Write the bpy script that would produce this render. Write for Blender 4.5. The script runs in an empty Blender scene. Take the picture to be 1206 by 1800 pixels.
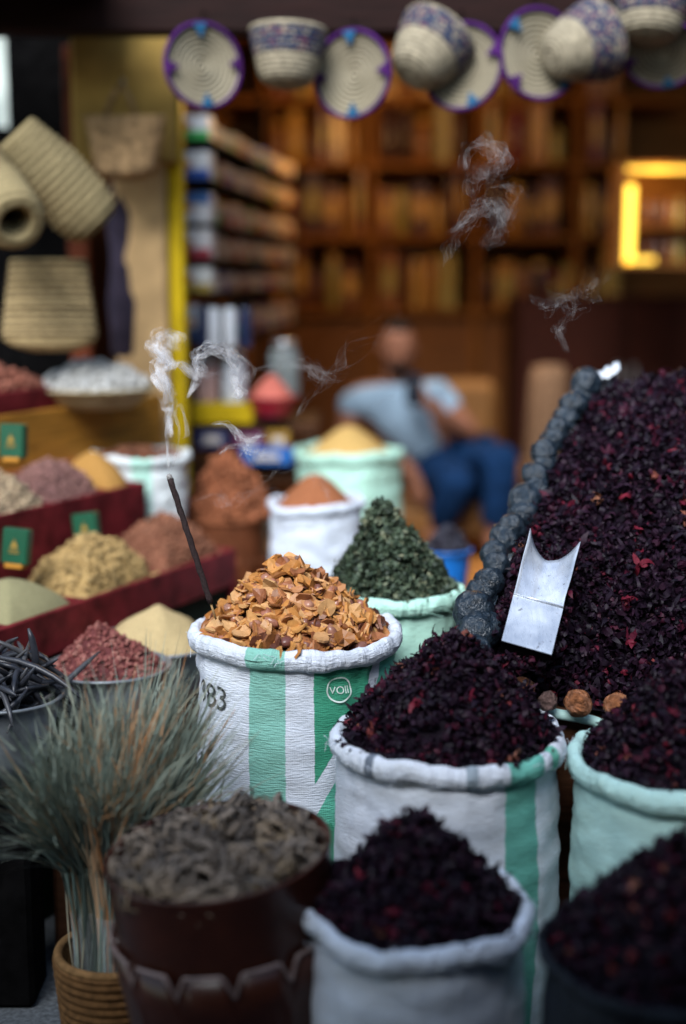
import bpy, bmesh, math, random
import numpy as np
from mathutils import Vector, Matrix, Euler, noise

# ------------------------------------------------------------------ camera, sky, sun, exposure
scn = bpy.context.scene
C = scn.collection
CAMZ, PITCH, FPX = 1.55, math.radians(9.5), 2500.0
cam_d = bpy.data.cameras.new('camera'); cam = bpy.data.objects.new('camera', cam_d); C.objects.link(cam)
cam.location = (0, 0, CAMZ); cam.rotation_euler = (math.pi/2 - PITCH, 0, 0)
cam_d.sensor_fit = 'VERTICAL'; cam_d.sensor_height = 36; cam_d.lens = 50
cam_d.clip_start = 0.05; cam_d.clip_end = 400
cam_d.dof.use_dof = True; cam_d.dof.focus_distance = 2.87; cam_d.dof.aperture_fstop = 0.75
scn.camera = cam
SUN_EL, SUN_AZ = 43.0, -18.0       # the light falls from the upper left, over the photographer's shoulder
world = bpy.data.worlds.new('World'); scn.world = world; world.use_nodes = True
wn = world.node_tree; wbg = wn.nodes['Background']
sky = wn.nodes.new('ShaderNodeTexSky'); sky.sky_type = 'NISHITA'; sky.sun_disc = False
sky.sun_elevation = math.radians(SUN_EL); sky.sun_rotation = math.radians(180 - SUN_AZ)
sky.air_density = 1.6; sky.dust_density = 1.0; sky.ozone_density = 1.5
wn.links.new(sky.outputs[0], wbg.inputs[0]); wbg.inputs[1].default_value = 0.085
sun_d = bpy.data.lights.new('sun', 'SUN'); sun = bpy.data.objects.new('sun', sun_d); C.objects.link(sun)
sun_d.energy = 2.6; sun_d.angle = math.radians(34); sun_d.color = (0.95, 0.975, 1.0)
_a, _e = math.radians(SUN_AZ), math.radians(SUN_EL)
_to_sun = Vector((math.sin(_a)*math.cos(_e), -math.cos(_a)*math.cos(_e), math.sin(_e)))
sun.rotation_euler = (-_to_sun).to_track_quat('-Z', 'Y').to_euler(); sun.location = (-3, -4, 7)
scn.view_settings.view_transform = 'Standard'; scn.view_settings.look = 'None'
scn.view_settings.gamma = 1.0; scn.view_settings.use_curve_mapping = False
scn.view_settings.exposure = 1.25
scn.cycles.use_denoising = True
scn.cycles.max_bounces = 8; scn.cycles.transparent_max_bounces = 48
scn.cycles.sample_clamp_indirect = 6.0

# ------------------------------------------------------------------ helpers
ords = ['first', 'second', 'third', 'fourth', 'fifth', 'sixth', 'seventh', 'eighth', 'ninth', 'tenth', 'eleventh', 'twelfth', 'thirteenth', 'fourteenth', 'fifteenth', 'sixteenth', 'seventeenth', 'eighteenth', 'nineteenth', 'twentieth', 'twenty-first', 'twenty-second', 'twenty-third', 'twenty-fourth', 'twenty-fifth', 'twenty-sixth', 'twenty-seventh', 'twenty-eighth', 'twenty-ninth', 'thirtieth']
random.seed(7)
PI = math.pi
cT, sT = math.cos(PITCH), math.sin(PITCH)
def ray(px, py):
    x = (px-603)/FPX; z = -(py-900)/FPX
    return Vector((x, cT + z*sT, -sT + z*cT))
def at(px, py, Y):
    d = ray(px, py); k = Y/d.y
    return Vector((d.x*k, Y, CAMZ + d.z*k))
def atz(px, py, Z):
    d = ray(px, py); k = (Z-CAMZ)/d.z
    return Vector((d.x*k, d.y*k, Z))

def tag(o, label=None, cat=None, group=None, kind=None):
    if label: o['label'] = label
    if cat: o['category'] = cat
    if group: o['group'] = group
    if kind: o['kind'] = kind
    return o
def thing(name, label, cat, loc, group=None):
    o = bpy.data.objects.new(name, None); C.objects.link(o); o.location = Vector(loc)
    o.empty_display_size = 0.05
    return tag(o, label, cat, group)
def link(name, me, parent=None, mtx=None):
    o = bpy.data.objects.new(name, me); C.objects.link(o)
    if parent is not None: o.parent = parent
    if mtx is not None: o.matrix_local = mtx
    return o

class MB:
    """collects geometry in world coordinates, built as one mesh"""
    def __init__(s): s.v = []; s.f = []; s.uv = {}
    def add(s, vs, fs):
        n = len(s.v); s.v.extend([tuple(v) for v in vs]); s.f.extend([tuple(i+n for i in f) for f in fs]); return n
    def box(s, c, size, rz=0.0, ch=0.004, M=None):
        hx, hy, hz = size[0]/2, size[1]/2, size[2]/2
        ch = min(ch, hx*.6, hy*.6, hz*.6)
        R = M if M is not None else Matrix.Rotation(rz, 3, 'Z')
        vs = []; idx = {}
        for sx in (-1, 1):
            for sy in (-1, 1):
                for sz in (-1, 1):
                    for a in range(3):
                        p = [sx*(hx-ch), sy*(hy-ch), sz*(hz-ch)]
                        p[a] = (sx*hx, sy*hy, sz*hz)[a]
                        idx[(sx, sy, sz, a)] = len(vs); vs.append(R @ Vector(p) + Vector(c))
        fs = []
        for a in range(3):
            b, d = (a+1) % 3, (a+2) % 3
            for sg in (-1, 1):
                q = []
                for (u, w) in ((-1, -1), (1, -1), (1, 1), (-1, 1)):
                    k = [0, 0, 0]; k[a] = sg; k[b] = u; k[d] = w
                    q.append(idx[(*k, a)])
                fs.append(q if sg > 0 else q[::-1])
            for sb in (-1, 1):
                for sd in (-1, 1):
                    k0 = [0]*3; k1 = [0]*3; k0[a] = -1; k1[a] = 1
                    for k in (k0, k1): k[b] = sb; k[d] = sd
                    q = [idx[(*k0, b)], idx[(*k1, b)], idx[(*k1, d)], idx[(*k0, d)]]
                    fs.append(q if sb*sd < 0 else q[::-1])
        for sx in (-1, 1):
            for sy in (-1, 1):
                for sz in (-1, 1):
                    q = [idx[(sx, sy, sz, a)] for a in range(3)]
                    fs.append(q if sx*sy*sz > 0 else q[::-1])
        s.add(vs, fs); return s
    def bar(s, p0, p1, w, h, ch=0.003, up=(0, 0, 1)):
        p0, p1 = Vector(p0), Vector(p1); d = p1-p0; y = d.normalized(); x = y.cross(Vector(up)).normalized(); z = x.cross(y)
        s.box((p0+p1)/2, (w, d.length, h), ch=ch, M=Matrix((x, y, z)).transposed()); return s
    def tube(s, pts, rad, n=8, caps=True):
        pts = [Vector(p) for p in pts]; m = len(pts)
        rad = rad if isinstance(rad, (list, tuple)) else [rad]*m
        rings = []; prev = None
        for i, p in enumerate(pts):
            t = (pts[min(i+1, m-1)] - pts[max(i-1, 0)]).normalized()
            if prev is None:
                a = Vector((0, 0, 1)) if abs(t.z) < .9 else Vector((1, 0, 0)); x = t.cross(a).normalized()
            else:
                x = (prev - t*prev.dot(t)).normalized()
            prev = x; y = t.cross(x)
            rings.append([p + (x*math.cos(2*PI*k/n) + y*math.sin(2*PI*k/n))*rad[i] for k in range(n)])
        vs = [v for r in rings for v in r]; fs = []
        for i in range(m-1):
            for k in range(n):
                a = i*n+k; b = i*n+(k+1) % n; fs.append((a, b, b+n, a+n))
        if caps: fs.append(tuple(range(n))[::-1]); fs.append(tuple(range((m-1)*n, m*n)))
        s.add(vs, fs); return s
    def lathe(s, prof, M, n=40, cap=True, wob=None):
        """prof: (r, z) list; M: 4x4 to world"""
        vs = []
        for j, (r, z) in enumerate(prof):
            for k in range(n):
                a = 2*PI*k/n; rr = r*(1 + (wob(a, z) if wob else 0))
                vs.append(M @ Vector((rr*math.cos(a), rr*math.sin(a), z)))
        fs = []
        for j in range(len(prof)-1):
            for k in range(n):
                a = j*n+k; b = j*n+(k+1) % n; fs.append((a, b, b+n, a+n))
        if cap:
            fs.append(tuple(range(n))[::-1]); fs.append(tuple(range((len(prof)-1)*n, len(prof)*n)))
        s.add(vs, fs); return s
    def build(s, name, mat, parent=None, smooth=False, uvs=None, label=None):
        off = parent_origin(parent)
        me = bpy.data.meshes.new(name)
        me.from_pydata([Vector(v)-off for v in s.v], [], s.f)
        if uvs is not None:
            l = me.uv_layers.new(name='UVMap'); arr = np.empty((len(me.loops), 2), 'f'); vi = np.empty(len(me.loops), 'i')
            me.loops.foreach_get('vertex_index', vi); arr[:] = np.array(uvs, 'f')[vi]; l.data.foreach_set('uv', arr.ravel())
        me.polygons.foreach_set('use_smooth', [smooth]*len(me.polygons))
        if mat: me.materials.append(mat)
        o = link(name, me, parent)
        if label: o['label'] = label
        return o
def parent_origin(p):
    off = Vector((0, 0, 0))
    while p is not None: off += p.location; p = p.parent
    return off
def T(x, y=None, z=None): return Matrix.Translation(Vector((x, y, z)) if y is not None else Vector(x))
def basis(loc, zdir, xhint=(1, 0, 0)):
    z = Vector(zdir).normalized(); x = Vector(xhint); x = (x - z*x.dot(z)).normalized(); y = z.cross(x)
    return Matrix.Translation(Vector(loc)) @ Matrix((x, y, z)).transposed().to_4x4()
def coil(prof, pitch, depth, sub=4):
    """ridge a profile like coiled rope"""
    out = []; acc = 0.0
    for i in range(len(prof)-1):
        (r0, z0), (r1, z1) = prof[i], prof[i+1]; L = math.hypot(r1-r0, z1-z0)
        m = max(1, int(round(L/pitch*sub)))
        nx, nz = (z1-z0)/L, -(r1-r0)/L
        for k in range(m):
            t = k/m; q = (acc + t*L)/pitch; d = depth*abs(math.sin(PI*q))
            out.append((max(.0005, r0+(r1-r0)*t + nx*d), z0+(z1-z0)*t + nz*d))
        acc += L
    out.append(prof[-1]); return out

# ------------------------------------------------------------------ materials
class G:
    def __init__(s, name):
        s.m = bpy.data.materials.new(name); s.m.use_nodes = True; s.t = s.m.node_tree; s.b = s.t.nodes['Principled BSDF']
        s.out = s.t.nodes['Material Output']
    def n(s, typ, **kw):
        x = s.t.nodes.new('ShaderNode'+typ)
        for k, v in kw.items(): setattr(x, k, v)
        return x
    def l(s, a, b): s.t.links.new(a, b)
    def put(s, sock, v):
        if hasattr(v, 'is_linked'): s.l(v, sock)
        else: sock.default_value = v
    def math(s, op, a, b=0.0, clamp=False):
        x = s.n('Math', operation=op, use_clamp=clamp); s.put(x.inputs[0], a); s.put(x.inputs[1], b); return x.outputs[0]
    def noise(s, scale, detail=3, vec=None, rough=.55, sc3=None):
        if vec is None: vec = s.n('TexCoord').outputs['Object']
        if sc3:
            mp = s.n('Mapping'); s.l(vec, mp.inputs[0]); mp.inputs['Scale'].default_value = sc3; vec = mp.outputs[0]
        x = s.n('TexNoise'); s.l(vec, x.inputs['Vector']); x.inputs['Scale'].default_value = scale
        x.inputs['Detail'].default_value = detail; x.inputs['Roughness'].default_value = rough; return x.outputs['Fac']
    def ramp(s, fac, stops, interp='LINEAR'):
        x = s.n('ValToRGB'); r = x.color_ramp; r.interpolation = interp
        while len(r.elements) < len(stops): r.elements.new(.5)
        for e, (p, c) in zip(r.elements, stops): e.position = p; e.color = (*c, 1)
        s.l(fac, x.inputs[0]); return x.outputs[0]
    def mix(s, fac, a, b, mode='MIX'):
        x = s.n('Mix', data_type='RGBA', blend_type=mode); s.put(x.inputs[0], fac)
        for k, v in ((6, a), (7, b)):
            if hasattr(v, 'is_linked'): s.l(v, x.inputs[k])
            else: x.inputs[k].default_value = (*v, 1)
        return x.outputs[2]
    def bump(s, h, strength, dist=.01):
        x = s.n('Bump'); s.l(h, x.inputs['Height']); x.inputs['Strength'].default_value = strength; x.inputs['Distance'].default_value = dist
        s.l(x.outputs[0], s.b.inputs['Normal'])
    def base(s, c):
        if hasattr(c, 'is_linked'): s.l(c, s.b.inputs['Base Color'])
        else: s.b.inputs['Base Color'].default_value = (*c, 1)
    def set(s, **kw):
        for k, v in kw.items(): s.b.inputs[k.replace('_', ' ')].default_value = v
        return s
def sh(c, k): return tuple(min(1, x*k) for x in c)
def M_plain(name, c, rough=.7, var=.35, scale=25, bump=.25, metal=0.0, spec=None, sc3=None, dist=.004):
    g = G(name); f = g.noise(scale, 5, sc3=sc3)
    g.base(g.ramp(f, [(.3, sh(c, 1-var)), (.52, c), (.72, sh(c, 1+var))])); g.bump(f, bump, dist)
    g.set(Roughness=rough, Metallic=metal); g.b.inputs['Specular IOR Level'].default_value = spec if spec is not None else (.40 if rough < .5 else .10)
    return g.m
def M_wood(name, c, rough=.55):
    g = G(name); f = g.noise(6, 6, sc3=(1, 1, 14)); f2 = g.noise(40, 3)
    col = g.ramp(f, [(.3, sh(c, .55)), (.5, c), (.7, sh(c, 1.35))]); g.base(g.mix(g.math('MULTIPLY', f2, .35), col, sh(c, .4)))
    g.bump(f, .3, .004); g.set(Roughness=rough); g.b.inputs['Specular IOR Level'].default_value = .10; return g.m
def M_pieces(name, stops, rough=.6, bump=.4, scale=180, spec=.2, var=.35, trans=0.0):
    """loose goods: one colour per piece"""
    g = G(name); a = g.n('Attribute', attribute_name='rnd'); oi = g.n('ObjectInfo')
    f = g.math('FRACT', g.math('ADD', a.outputs['Fac'], oi.outputs['Random']))
    col = g.ramp(f, stops); nz = g.noise(scale, 4, g.n('NewGeometry').outputs['Position'])
    g.base(g.mix(1.0, col, g.ramp(nz, [(.3, (1-var,)*3), (.7, (1, 1, 1))]), 'MULTIPLY')); g.bump(nz, bump, .002)
    g.set(Roughness=rough); g.b.inputs['Specular IOR Level'].default_value = spec
    return g.m
def M_sack(name, base, shapes=(), wear=.12, pleat=True):
    """woven sack; UV in metres: u round the sack from its front, v down from the rim"""
    g = G(name); tc = g.n('TexCoord'); sp = g.n('SeparateXYZ'); g.l(tc.outputs['UV'], sp.inputs[0]); u, v = sp.outputs[0], sp.outputs[1]
    col = None
    soft = g.math('MULTIPLY', g.math('SUBTRACT', g.noise(120, 2, tc.outputs['UV']), .5), .004)
    cur = base
    for conds, c in shapes:
        m = None
        for (a, b, k) in conds:
            e = g.math('ADD', g.math('ADD', g.math('MULTIPLY', u, a), g.math('MULTIPLY', v, b)), k)
            e = g.math('MULTIPLY', g.math('ADD', e, soft), 700.0, clamp=True)
            m = e if m is None else g.math('MULTIPLY', m, e)
        cur = g.mix(m, cur, c)
    dirt = g.noise(9, 5, tc.outputs['UV'], sc3=(1, 3, 1)); fine = g.noise(60, 4, tc.outputs['UV'], sc3=(1, 5, 1))
    cur = g.mix(1.0, cur, g.ramp(dirt, [(.32, (1-wear*1.6, 1-wear*1.7, 1-wear*1.9)), (.6, (1, 1, 1))]), 'MULTIPLY')
    g.base(cur)
    wv = g.n('TexWave', wave_type='BANDS', bands_direction='X'); g.l(tc.outputs['UV'], wv.inputs[0]); wv.inputs['Scale'].default_value = 75
    wv2 = g.n('TexWave', wave_type='BANDS', bands_direction='Y'); g.l(tc.outputs['UV'], wv2.inputs[0]); wv2.inputs['Scale'].default_value = 75
    h = g.math('ADD', g.math('MULTIPLY', g.math('ADD', wv.outputs['Fac'], wv2.outputs['Fac']), .05), fine)
    pl = g.noise(26, 3, tc.outputs['UV'], sc3=(3.2, .7, 1)); top = g.math('MULTIPLY', g.math('SUBTRACT', .03, v), 20.0, clamp=True)
    h = g.math('ADD', h, g.math('MULTIPLY', g.math('MULTIPLY', pl, top), 2.2))
    g.bump(h, .6, .007)
    g.set(Roughness=.5); g.b.inputs['Specular IOR Level'].default_value = .2
    g.b.inputs['Subsurface Weight'].default_value = 0.0
    return g.m
def band(a, b): return [(1, 0, -a), (-1, 0, b)]
WHITE = (.68, .73, .82); MINT = (.46, .70, .67); GRN = (.13, .50, .37); DGRN = (.05, .31, .19); LGRN = (.45, .74, .64)
m_ground = M_plain('paving', (.10, .11, .12), .8, .5, 90, .5)
m_black = M_plain('deep_black', (.004, .0038, .004), .9, .5, 20, .2, spec=.02)
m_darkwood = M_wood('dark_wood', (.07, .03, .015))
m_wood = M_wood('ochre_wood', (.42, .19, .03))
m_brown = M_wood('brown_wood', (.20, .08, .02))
m_red = M_plain('red_paint', (.13, .014, .018), .6, .6, 14, .3)
m_plaster = M_plain('ochre_plaster', (.50, .33, .16), .85, .25, 9, .35)
m_yellow = M_plain('yellow_paint', (.55, .38, .01), .5, .2, 12, .15)
m_straw = M_plain('straw', (.42, .32, .17), .8, .4, 70, .5)
m_straw2 = M_plain('pale_straw', (.30, .25, .13), .8, .35, 60, .5)
m_cream = M_plain('cream_rope', (.28, .24, .17), .8, .4, 60, .7)
m_purple = M_plain('purple_yarn', (.055, .012, .095), .8, .4, 90, .4)
m_teal = M_plain('teal_yarn', (.02, .10, .20), .8, .4, 90, .4)
m_steel = M_plain('steel', (.55, .58, .62), .38, .12, 14, .12, metal=.9)
g = G('scoop_steel'); n1 = g.noise(12, 4); n2 = g.noise(160, 2, sc3=(1, .25, .25)); n3 = g.noise(70, 3)
g.base(g.mix(g.math('MULTIPLY', g.math('SUBTRACT', n3, .66), 9.0, clamp=True), g.ramp(n1, [(.35, (.40, .45, .54)), (.65, (.74, .79, .87))]), (.10, .09, .10)))
g.b.inputs['Metallic'].default_value = .45; g.l(g.ramp(n2, [(.3, (.22,)*3), (.7, (.40,)*3)]), g.b.inputs['Roughness']); g.bump(n1, .25, .01); m_scoop = g.m
m_greymetal = M_plain('grey_enamel', (.20, .22, .24), .4, .3, 18, .15, metal=.4)
m_rust = M_plain('rust_brown_plastic', (.042, .011, .006), .34, .35, 14, .12)
m_rust2 = M_plain('rust_brown_drum', (.12, .04, .018), .5, .35, 14, .12)
m_liner = M_plain('white_plastic', (.42, .46, .52), .3, .1, 14, .4)
m_blue = M_plain('blue_plastic', (.01, .14, .50), .35, .15, 10, .05)
m_skin = M_plain('skin', (.26, .11, .065), .55, .12, 30, .1)
m_hair = M_plain('hair', (.012, .009, .008), .7, .3, 120, .5)
m_shirt = M_plain('blue_shirt', (.26, .36, .46), .85, .2, 16, .3)
m_denim = M_plain('denim', (.006, .028, .085), .85, .35, 22, .3)
m_phone = M_plain('phone_black', (.01, .01, .013), .2, .1, 10, .02)
m_print = M_plain('black_print', (.03, .03, .035), .7, .3, 60, .05)
m_wprint = M_plain('white_print', (.62, .72, .68), .7, .15, 60, .05)

# ------------------------------------------------------------------ loose goods
def fin(me, mat, smooth=False, rnd=None):
    if mat: me.materials.append(mat)
    me.polygons.foreach_set('use_smooth', [smooth]*len(me.polygons))
    if rnd is not None:
        a = me.attributes.new('rnd', 'FLOAT', 'FACE'); a.data.foreach_set('value', rnd)
    me.update()
def tpl_chip(rg):
    n = 10; rr = [rg.uniform(.80, 1.08) for _ in range(n)]; el = rg.uniform(.6, .95); th = rg.uniform(.09, .19); cv = rg.uniform(-.5, .7); tw = rg.uniform(-.45, .45)
    V = []
    for s in (1, -1):
        V.append((0, 0, s*th*.9 - .0))
        for k in range(n):
            a = 2*PI*k/n; x = rr[k]*math.cos(a); y = rr[k]*el*math.sin(a)
            V.append((x, y, s*th*rg.uniform(.6, 1.1) + cv*(x*x) + tw*x*y))
    F = []
    for k in range(n):
        a, b = 1+k, 1+(k+1) % n; c, d = n+2+k, n+2+(k+1) % n
        F += [(0, a, b), (n+1, d, c), (a, c, d, b)]
    return V, F
def tpl_hib(rg):
    V, F = [], []; L = rg.choice((4, 5, 5, 6))
    for i in range(L):
        a0 = 2*PI*i/L + rg.uniform(-.4, .4); w = rg.uniform(.14, .30); ln = rg.uniform(.9, 1.8); curl = rg.uniform(-1.0, 4.2)
        r = .16; z = -.3; ang = rg.uniform(.1, 1.4); tw = rg.uniform(-.9, .9); n0 = len(V)
        for j in range(5):
            ww = w*(.9, 1.2, 1.1, .7, .06)[j]; aa = a0 + tw*j/4
            c = Vector((r*math.cos(aa), r*math.sin(aa), z)); t = Vector((-math.sin(aa), math.cos(aa), rg.uniform(-.5, .5)))
            V.append(tuple(c - t*ww + Vector((0, 0, rg.uniform(-.08, .08))))); V.append(tuple(c + t*ww + Vector((0, 0, rg.uniform(-.12, .12)))))
            r += ln/4*math.cos(ang); z += ln/4*math.sin(ang); ang += curl/4*rg.uniform(.6, 1.6)
        for j in range(4): F.append((n0+2*j, n0+2*j+1, n0+2*j+3, n0+2*j+2))
    return V, F
def tpl_leaf(rg):
    V, F = [], []
    for i in range(3):
        a = rg.uniform(0, 6.28); M = Euler((rg.uniform(-.9, .9), rg.uniform(-.9, .9), a)).to_matrix(); w = rg.uniform(.25, .45); ln = rg.uniform(.7, 1.3); cr = rg.uniform(-.5, .6); n0 = len(V)
        o = Vector((rg.uniform(-.4, .4), rg.uniform(-.4, .4), rg.uniform(-.2, .4)))
        for (t, ww) in ((-.5, .15), (-.1, 1), (.3, .8), (.6, .1)):
            for sg in (-1, 1):
                V.append(tuple(M @ Vector((sg*w*ww, t*ln, cr*t*t*2 + abs(ww)*.15*rg.uniform(0, 1.5))) + o))
        F += [(n0, n0+1, n0+3, n0+2), (n0+2, n0+3, n0+5, n0+4), (n0+4, n0+5, n0+7, n0+6)]
    return V, F
def tpl_pebble(rg, el=(1, .8, .6), sub=1):
    bm = bmesh.new(); bmesh.ops.create_icosphere(bm, subdivisions=sub, radius=1)
    s = rg.uniform(0, 99)
    for v in bm.verts:
        k = 1 + .28*noise.noise(v.co*1.4 + Vector((s, s, 0))); v.co = Vector((v.co.x*el[0], v.co.y*el[1], v.co.z*el[2]))*k
    V = [tuple(v.co) for v in bm.verts]; F = [tuple(v.index for v in f.verts) for f in bm.faces]; bm.free(); return V, F
def tpl_curl(rg):
    """a dried curled plant: strips that bend in towards the middle"""
    V, F = [], []
    for i in range(12):
        a0 = 2*PI*i/12*2.1 + rg.uniform(-.3, .3); w = rg.uniform(.07, .13); el0 = rg.uniform(-.2, .9); r, z, ang = .12, -.45, el0 - .1; st = rg.uniform(.30, .42); n0 = len(V); cu = rg.uniform(.42, .75)
        for j in range(7):
            ww = w*(.6, 1, 1.1, 1, .9, .6, .2)[j]; aa = a0 + j*rg.uniform(-.05, .12)
            c = Vector((r*math.cos(aa), r*math.sin(aa), z)); t = Vector((-math.sin(aa), math.cos(aa), rg.uniform(-.3, .3)))
            nn = Vector((math.cos(aa)*math.sin(ang), math.sin(aa)*math.sin(ang), -math.cos(ang)))
            V += [tuple(c - t*ww), tuple(c + nn*.05), tuple(c + t*ww)]
            r += st*math.cos(ang); z += st*math.sin(ang); ang += cu
        for j in range(6):
            b = n0+3*j; F += [(b, b+1, b+4, b+3), (b+1, b+2, b+5, b+4)]
    return V, F
def mk_tpl(fn, n, seed): rg = random.Random(seed); return [fn(rg) for _ in range(n)]
TP_CHIP = mk_tpl(tpl_chip, 14, 1); TP_HIB = mk_tpl(tpl_hib, 14, 2); TP_LEAF = mk_tpl(tpl_leaf, 12, 3)
TP_PEB = mk_tpl(tpl_pebble, 8, 4); TP_CURL = mk_tpl(tpl_curl, 8, 5)
TP_NUT = mk_tpl(lambda r: tpl_pebble(r, (1, .75, .62), 2), 6, 6)
_tplme = {}
def tpl_mesh(key, tp, i, mat, smooth):
    k = (key, i, mat.name)
    if k not in _tplme:
        me = bpy.data.meshes.new(key); me.from_pydata(tp[i][0], [], tp[i][1]); fin(me, mat, smooth, [0.0]*len(tp[i][1])); _tplme[k] = me
    return _tplme[k]
CAMP = Vector((0, 0, CAMZ))
def pieces(root, name, surf, n, tp, mat, size, n_parts=0, tilt=.5, lift=(-.2, .5), seed=1, smooth=False, flip=.5, stuff_name=None):
    """surf(rg) -> world point, normal. The best visible n_parts are objects, the rest is one stuff part"""
    rg = random.Random(seed); off = parent_origin(root); L = []
    for i in range(n):
        p, nr = surf(rg); s = rg.uniform(*size)
        q = Euler((rg.gauss(0, tilt), rg.gauss(0, tilt), rg.uniform(0, 6.283))).to_matrix()
        if rg.random() < flip*.5: q = q @ Matrix.Rotation(PI, 3, 'X')
        R = nr.to_track_quat('Z', 'Y').to_matrix() @ q
        lf = rg.uniform(*lift)
        p = p + nr*(s*lf)
        see = (CAMP-p).normalized().dot(nr) * 1.0 + lf*.25 - (p-CAMP).length*.6
        L.append((see, rg.randrange(len(tp)), p, R, s, rg.random()))
    L.sort(key=lambda x: -x[0])
    for (_, k, p, R, s, _r) in L[:n_parts]:
        link(name, tpl_mesh(name, tp, k, mat, smooth), root, Matrix.LocRotScale(p-off, R.to_quaternion(), (s, s, s)))
    rest = L[n_parts:]
    if rest:
        VV = []; FF = []; rn = []; nv = 0
        npv = [np.array(t[0]) for t in tp]
        for (_, k, p, R, s, r) in rest:
            VV.append(npv[k] @ (np.array(R).T*s) + np.array(p-off)); FF.extend([tuple(j+nv for j in f) for f in tp[k][1]]); nv += len(npv[k]); rn.extend([r]*len(tp[k][1]))
        me = bpy.data.meshes.new(stuff_name or name); me.from_pydata(np.concatenate(VV).tolist(), [], FF); fin(me, mat, smooth, rn)
        o = link(stuff_name or ('loose_' + name), me, root); o['kind'] = 'stuff'
class Heap:
    def __init__(s, c, R, H, p=1.15, off=(0, 0), seed=0, amp=.012, eps=.09, sq=None):
        s.c = Vector(c); s.R = R; s.H = H; s.p = p; s.off = off; s.sd = seed; s.amp = amp; s.eps = eps; s.sq = sq
    def h(s, x, y):
        if s.sq:      # fills a rectangular tray: x, y in the tray's axes
            t = max(abs(x)/s.sq[0], abs(y)/s.sq[1])*.55 + .45*math.hypot(x/s.sq[0], y/s.sq[1])
        else: t = math.hypot(x, y)/s.R
        k = max(0, 1-t); ox, oy = s.off[0]*k, s.off[1]*k
        t = math.hypot(x-ox, y-oy)/s.R if not s.sq else t
        t = (math.sqrt(t*t + s.eps*s.eps) - s.eps)/(math.sqrt(1+s.eps*s.eps)-s.eps)
        nz = noise.noise(Vector((x*22+s.sd*7.1, y*22, s.sd))) + .5*noise.noise(Vector((x*55, y*55+s.sd*3, s.sd)))
        return s.H*max(0, 1-t)**s.p + s.amp*nz*min(1, 4*max(0, 1.05-t))
    rot = 0.0
    def w(s, x, y):
        ca, sa = math.cos(s.rot), math.sin(s.rot)
        return s.c + Vector((x*ca - y*sa, x*sa + y*ca, s.h(x, y)))
    def surf(s, rg):
        if s.sq: x, y = rg.uniform(-1, 1)*s.sq[0]*.97, rg.uniform(-1, 1)*s.sq[1]*.97
        else: r = s.R*math.sqrt(rg.random())*.985; a = rg.uniform(0, 6.283); x, y = r*math.cos(a), r*math.sin(a)
        e = .012; p = s.w(x, y); nr = (s.w(x+e, y)-p).cross(s.w(x, y+e)-p).normalized()
        return p, nr
    def core(s, name, mat, root, n=56, m=26, drop=0.0):
        mb = MB(); V = []; F = []
        if s.sq:
            k = 40
            for j in range(k+1):
                for i in range(k+1): V.append(s.w((i/k*2-1)*s.sq[0], (j/k*2-1)*s.sq[1]) - Vector((0, 0, drop)))
            for j in range(k):
                for i in range(k): a = j*(k+1)+i; F.append((a, a+1, a+k+2, a+k+1))
        else:
            V.append(s.w(0, 0) - Vector((0, 0, drop)))
            for j in range(1, m+1):
                for i in range(n):
                    a = 2*PI*i/n; r = s.R*j/m; V.append(s.w(r*math.cos(a), r*math.sin(a)) - Vector((0, 0, drop)))
            for i in range(n):
                F.append((0, 1+i, 1+(i+1) % n))
                for j in range(m-1): a = 1+j*n+i; b = 1+j*n+(i+1) % n; F.append((a, a+n, b+n, b))
        mb.add(V, F); return mb.build(name, mat, root, smooth=True)
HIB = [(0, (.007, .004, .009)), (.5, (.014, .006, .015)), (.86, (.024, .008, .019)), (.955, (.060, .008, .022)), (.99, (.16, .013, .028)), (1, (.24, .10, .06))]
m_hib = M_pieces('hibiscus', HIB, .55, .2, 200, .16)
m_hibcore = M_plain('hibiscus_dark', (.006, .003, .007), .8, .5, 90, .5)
m_chip = M_pieces('bark_chips', [(0, (.20, .07, .025)), (.25, (.46, .18, .04)), (.5, (.60, .28, .08)), (.66, (.64, .36, .15)), (.8, (.42, .16, .06)), (.93, (.24, .08, .035)), (1, (.09, .03, .02))], .45, .5, 120, .35, .25)
m_chipcore = M_plain('bark_gap_shade', (.05, .018, .006), .9, .5, 90, .5)  # dark core colour paints the shade in the gaps between chips
m_nut = M_pieces('nut_pieces', [(0, (.34, .13, .08)), (.5, (.42, .20, .13)), (1, (.16, .055, .04))], .3, .2, 60, .5, .3)
m_leaf = M_pieces('dried_leaves', [(0, (.020, .032, .020)), (.5, (.045, .072, .042)), (.85, (.085, .12, .07)), (1, (.20, .21, .13))], .6, .4, 200, .4)
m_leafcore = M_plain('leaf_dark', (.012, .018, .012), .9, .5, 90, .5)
m_curl = M_pieces('curled_plants', [(0, (.075, .062, .054)), (.4, (.17, .14, .12)), (.85, (.32, .25, .19)), (1, (.26, .19, .12))], .8, .5, 120, .25, .5)
m_curlcore = M_plain('curl_gap_shade', (.008, .006, .005), .9, .5, 90, .5)  # near-black core paints the shade between the curled strips

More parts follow.
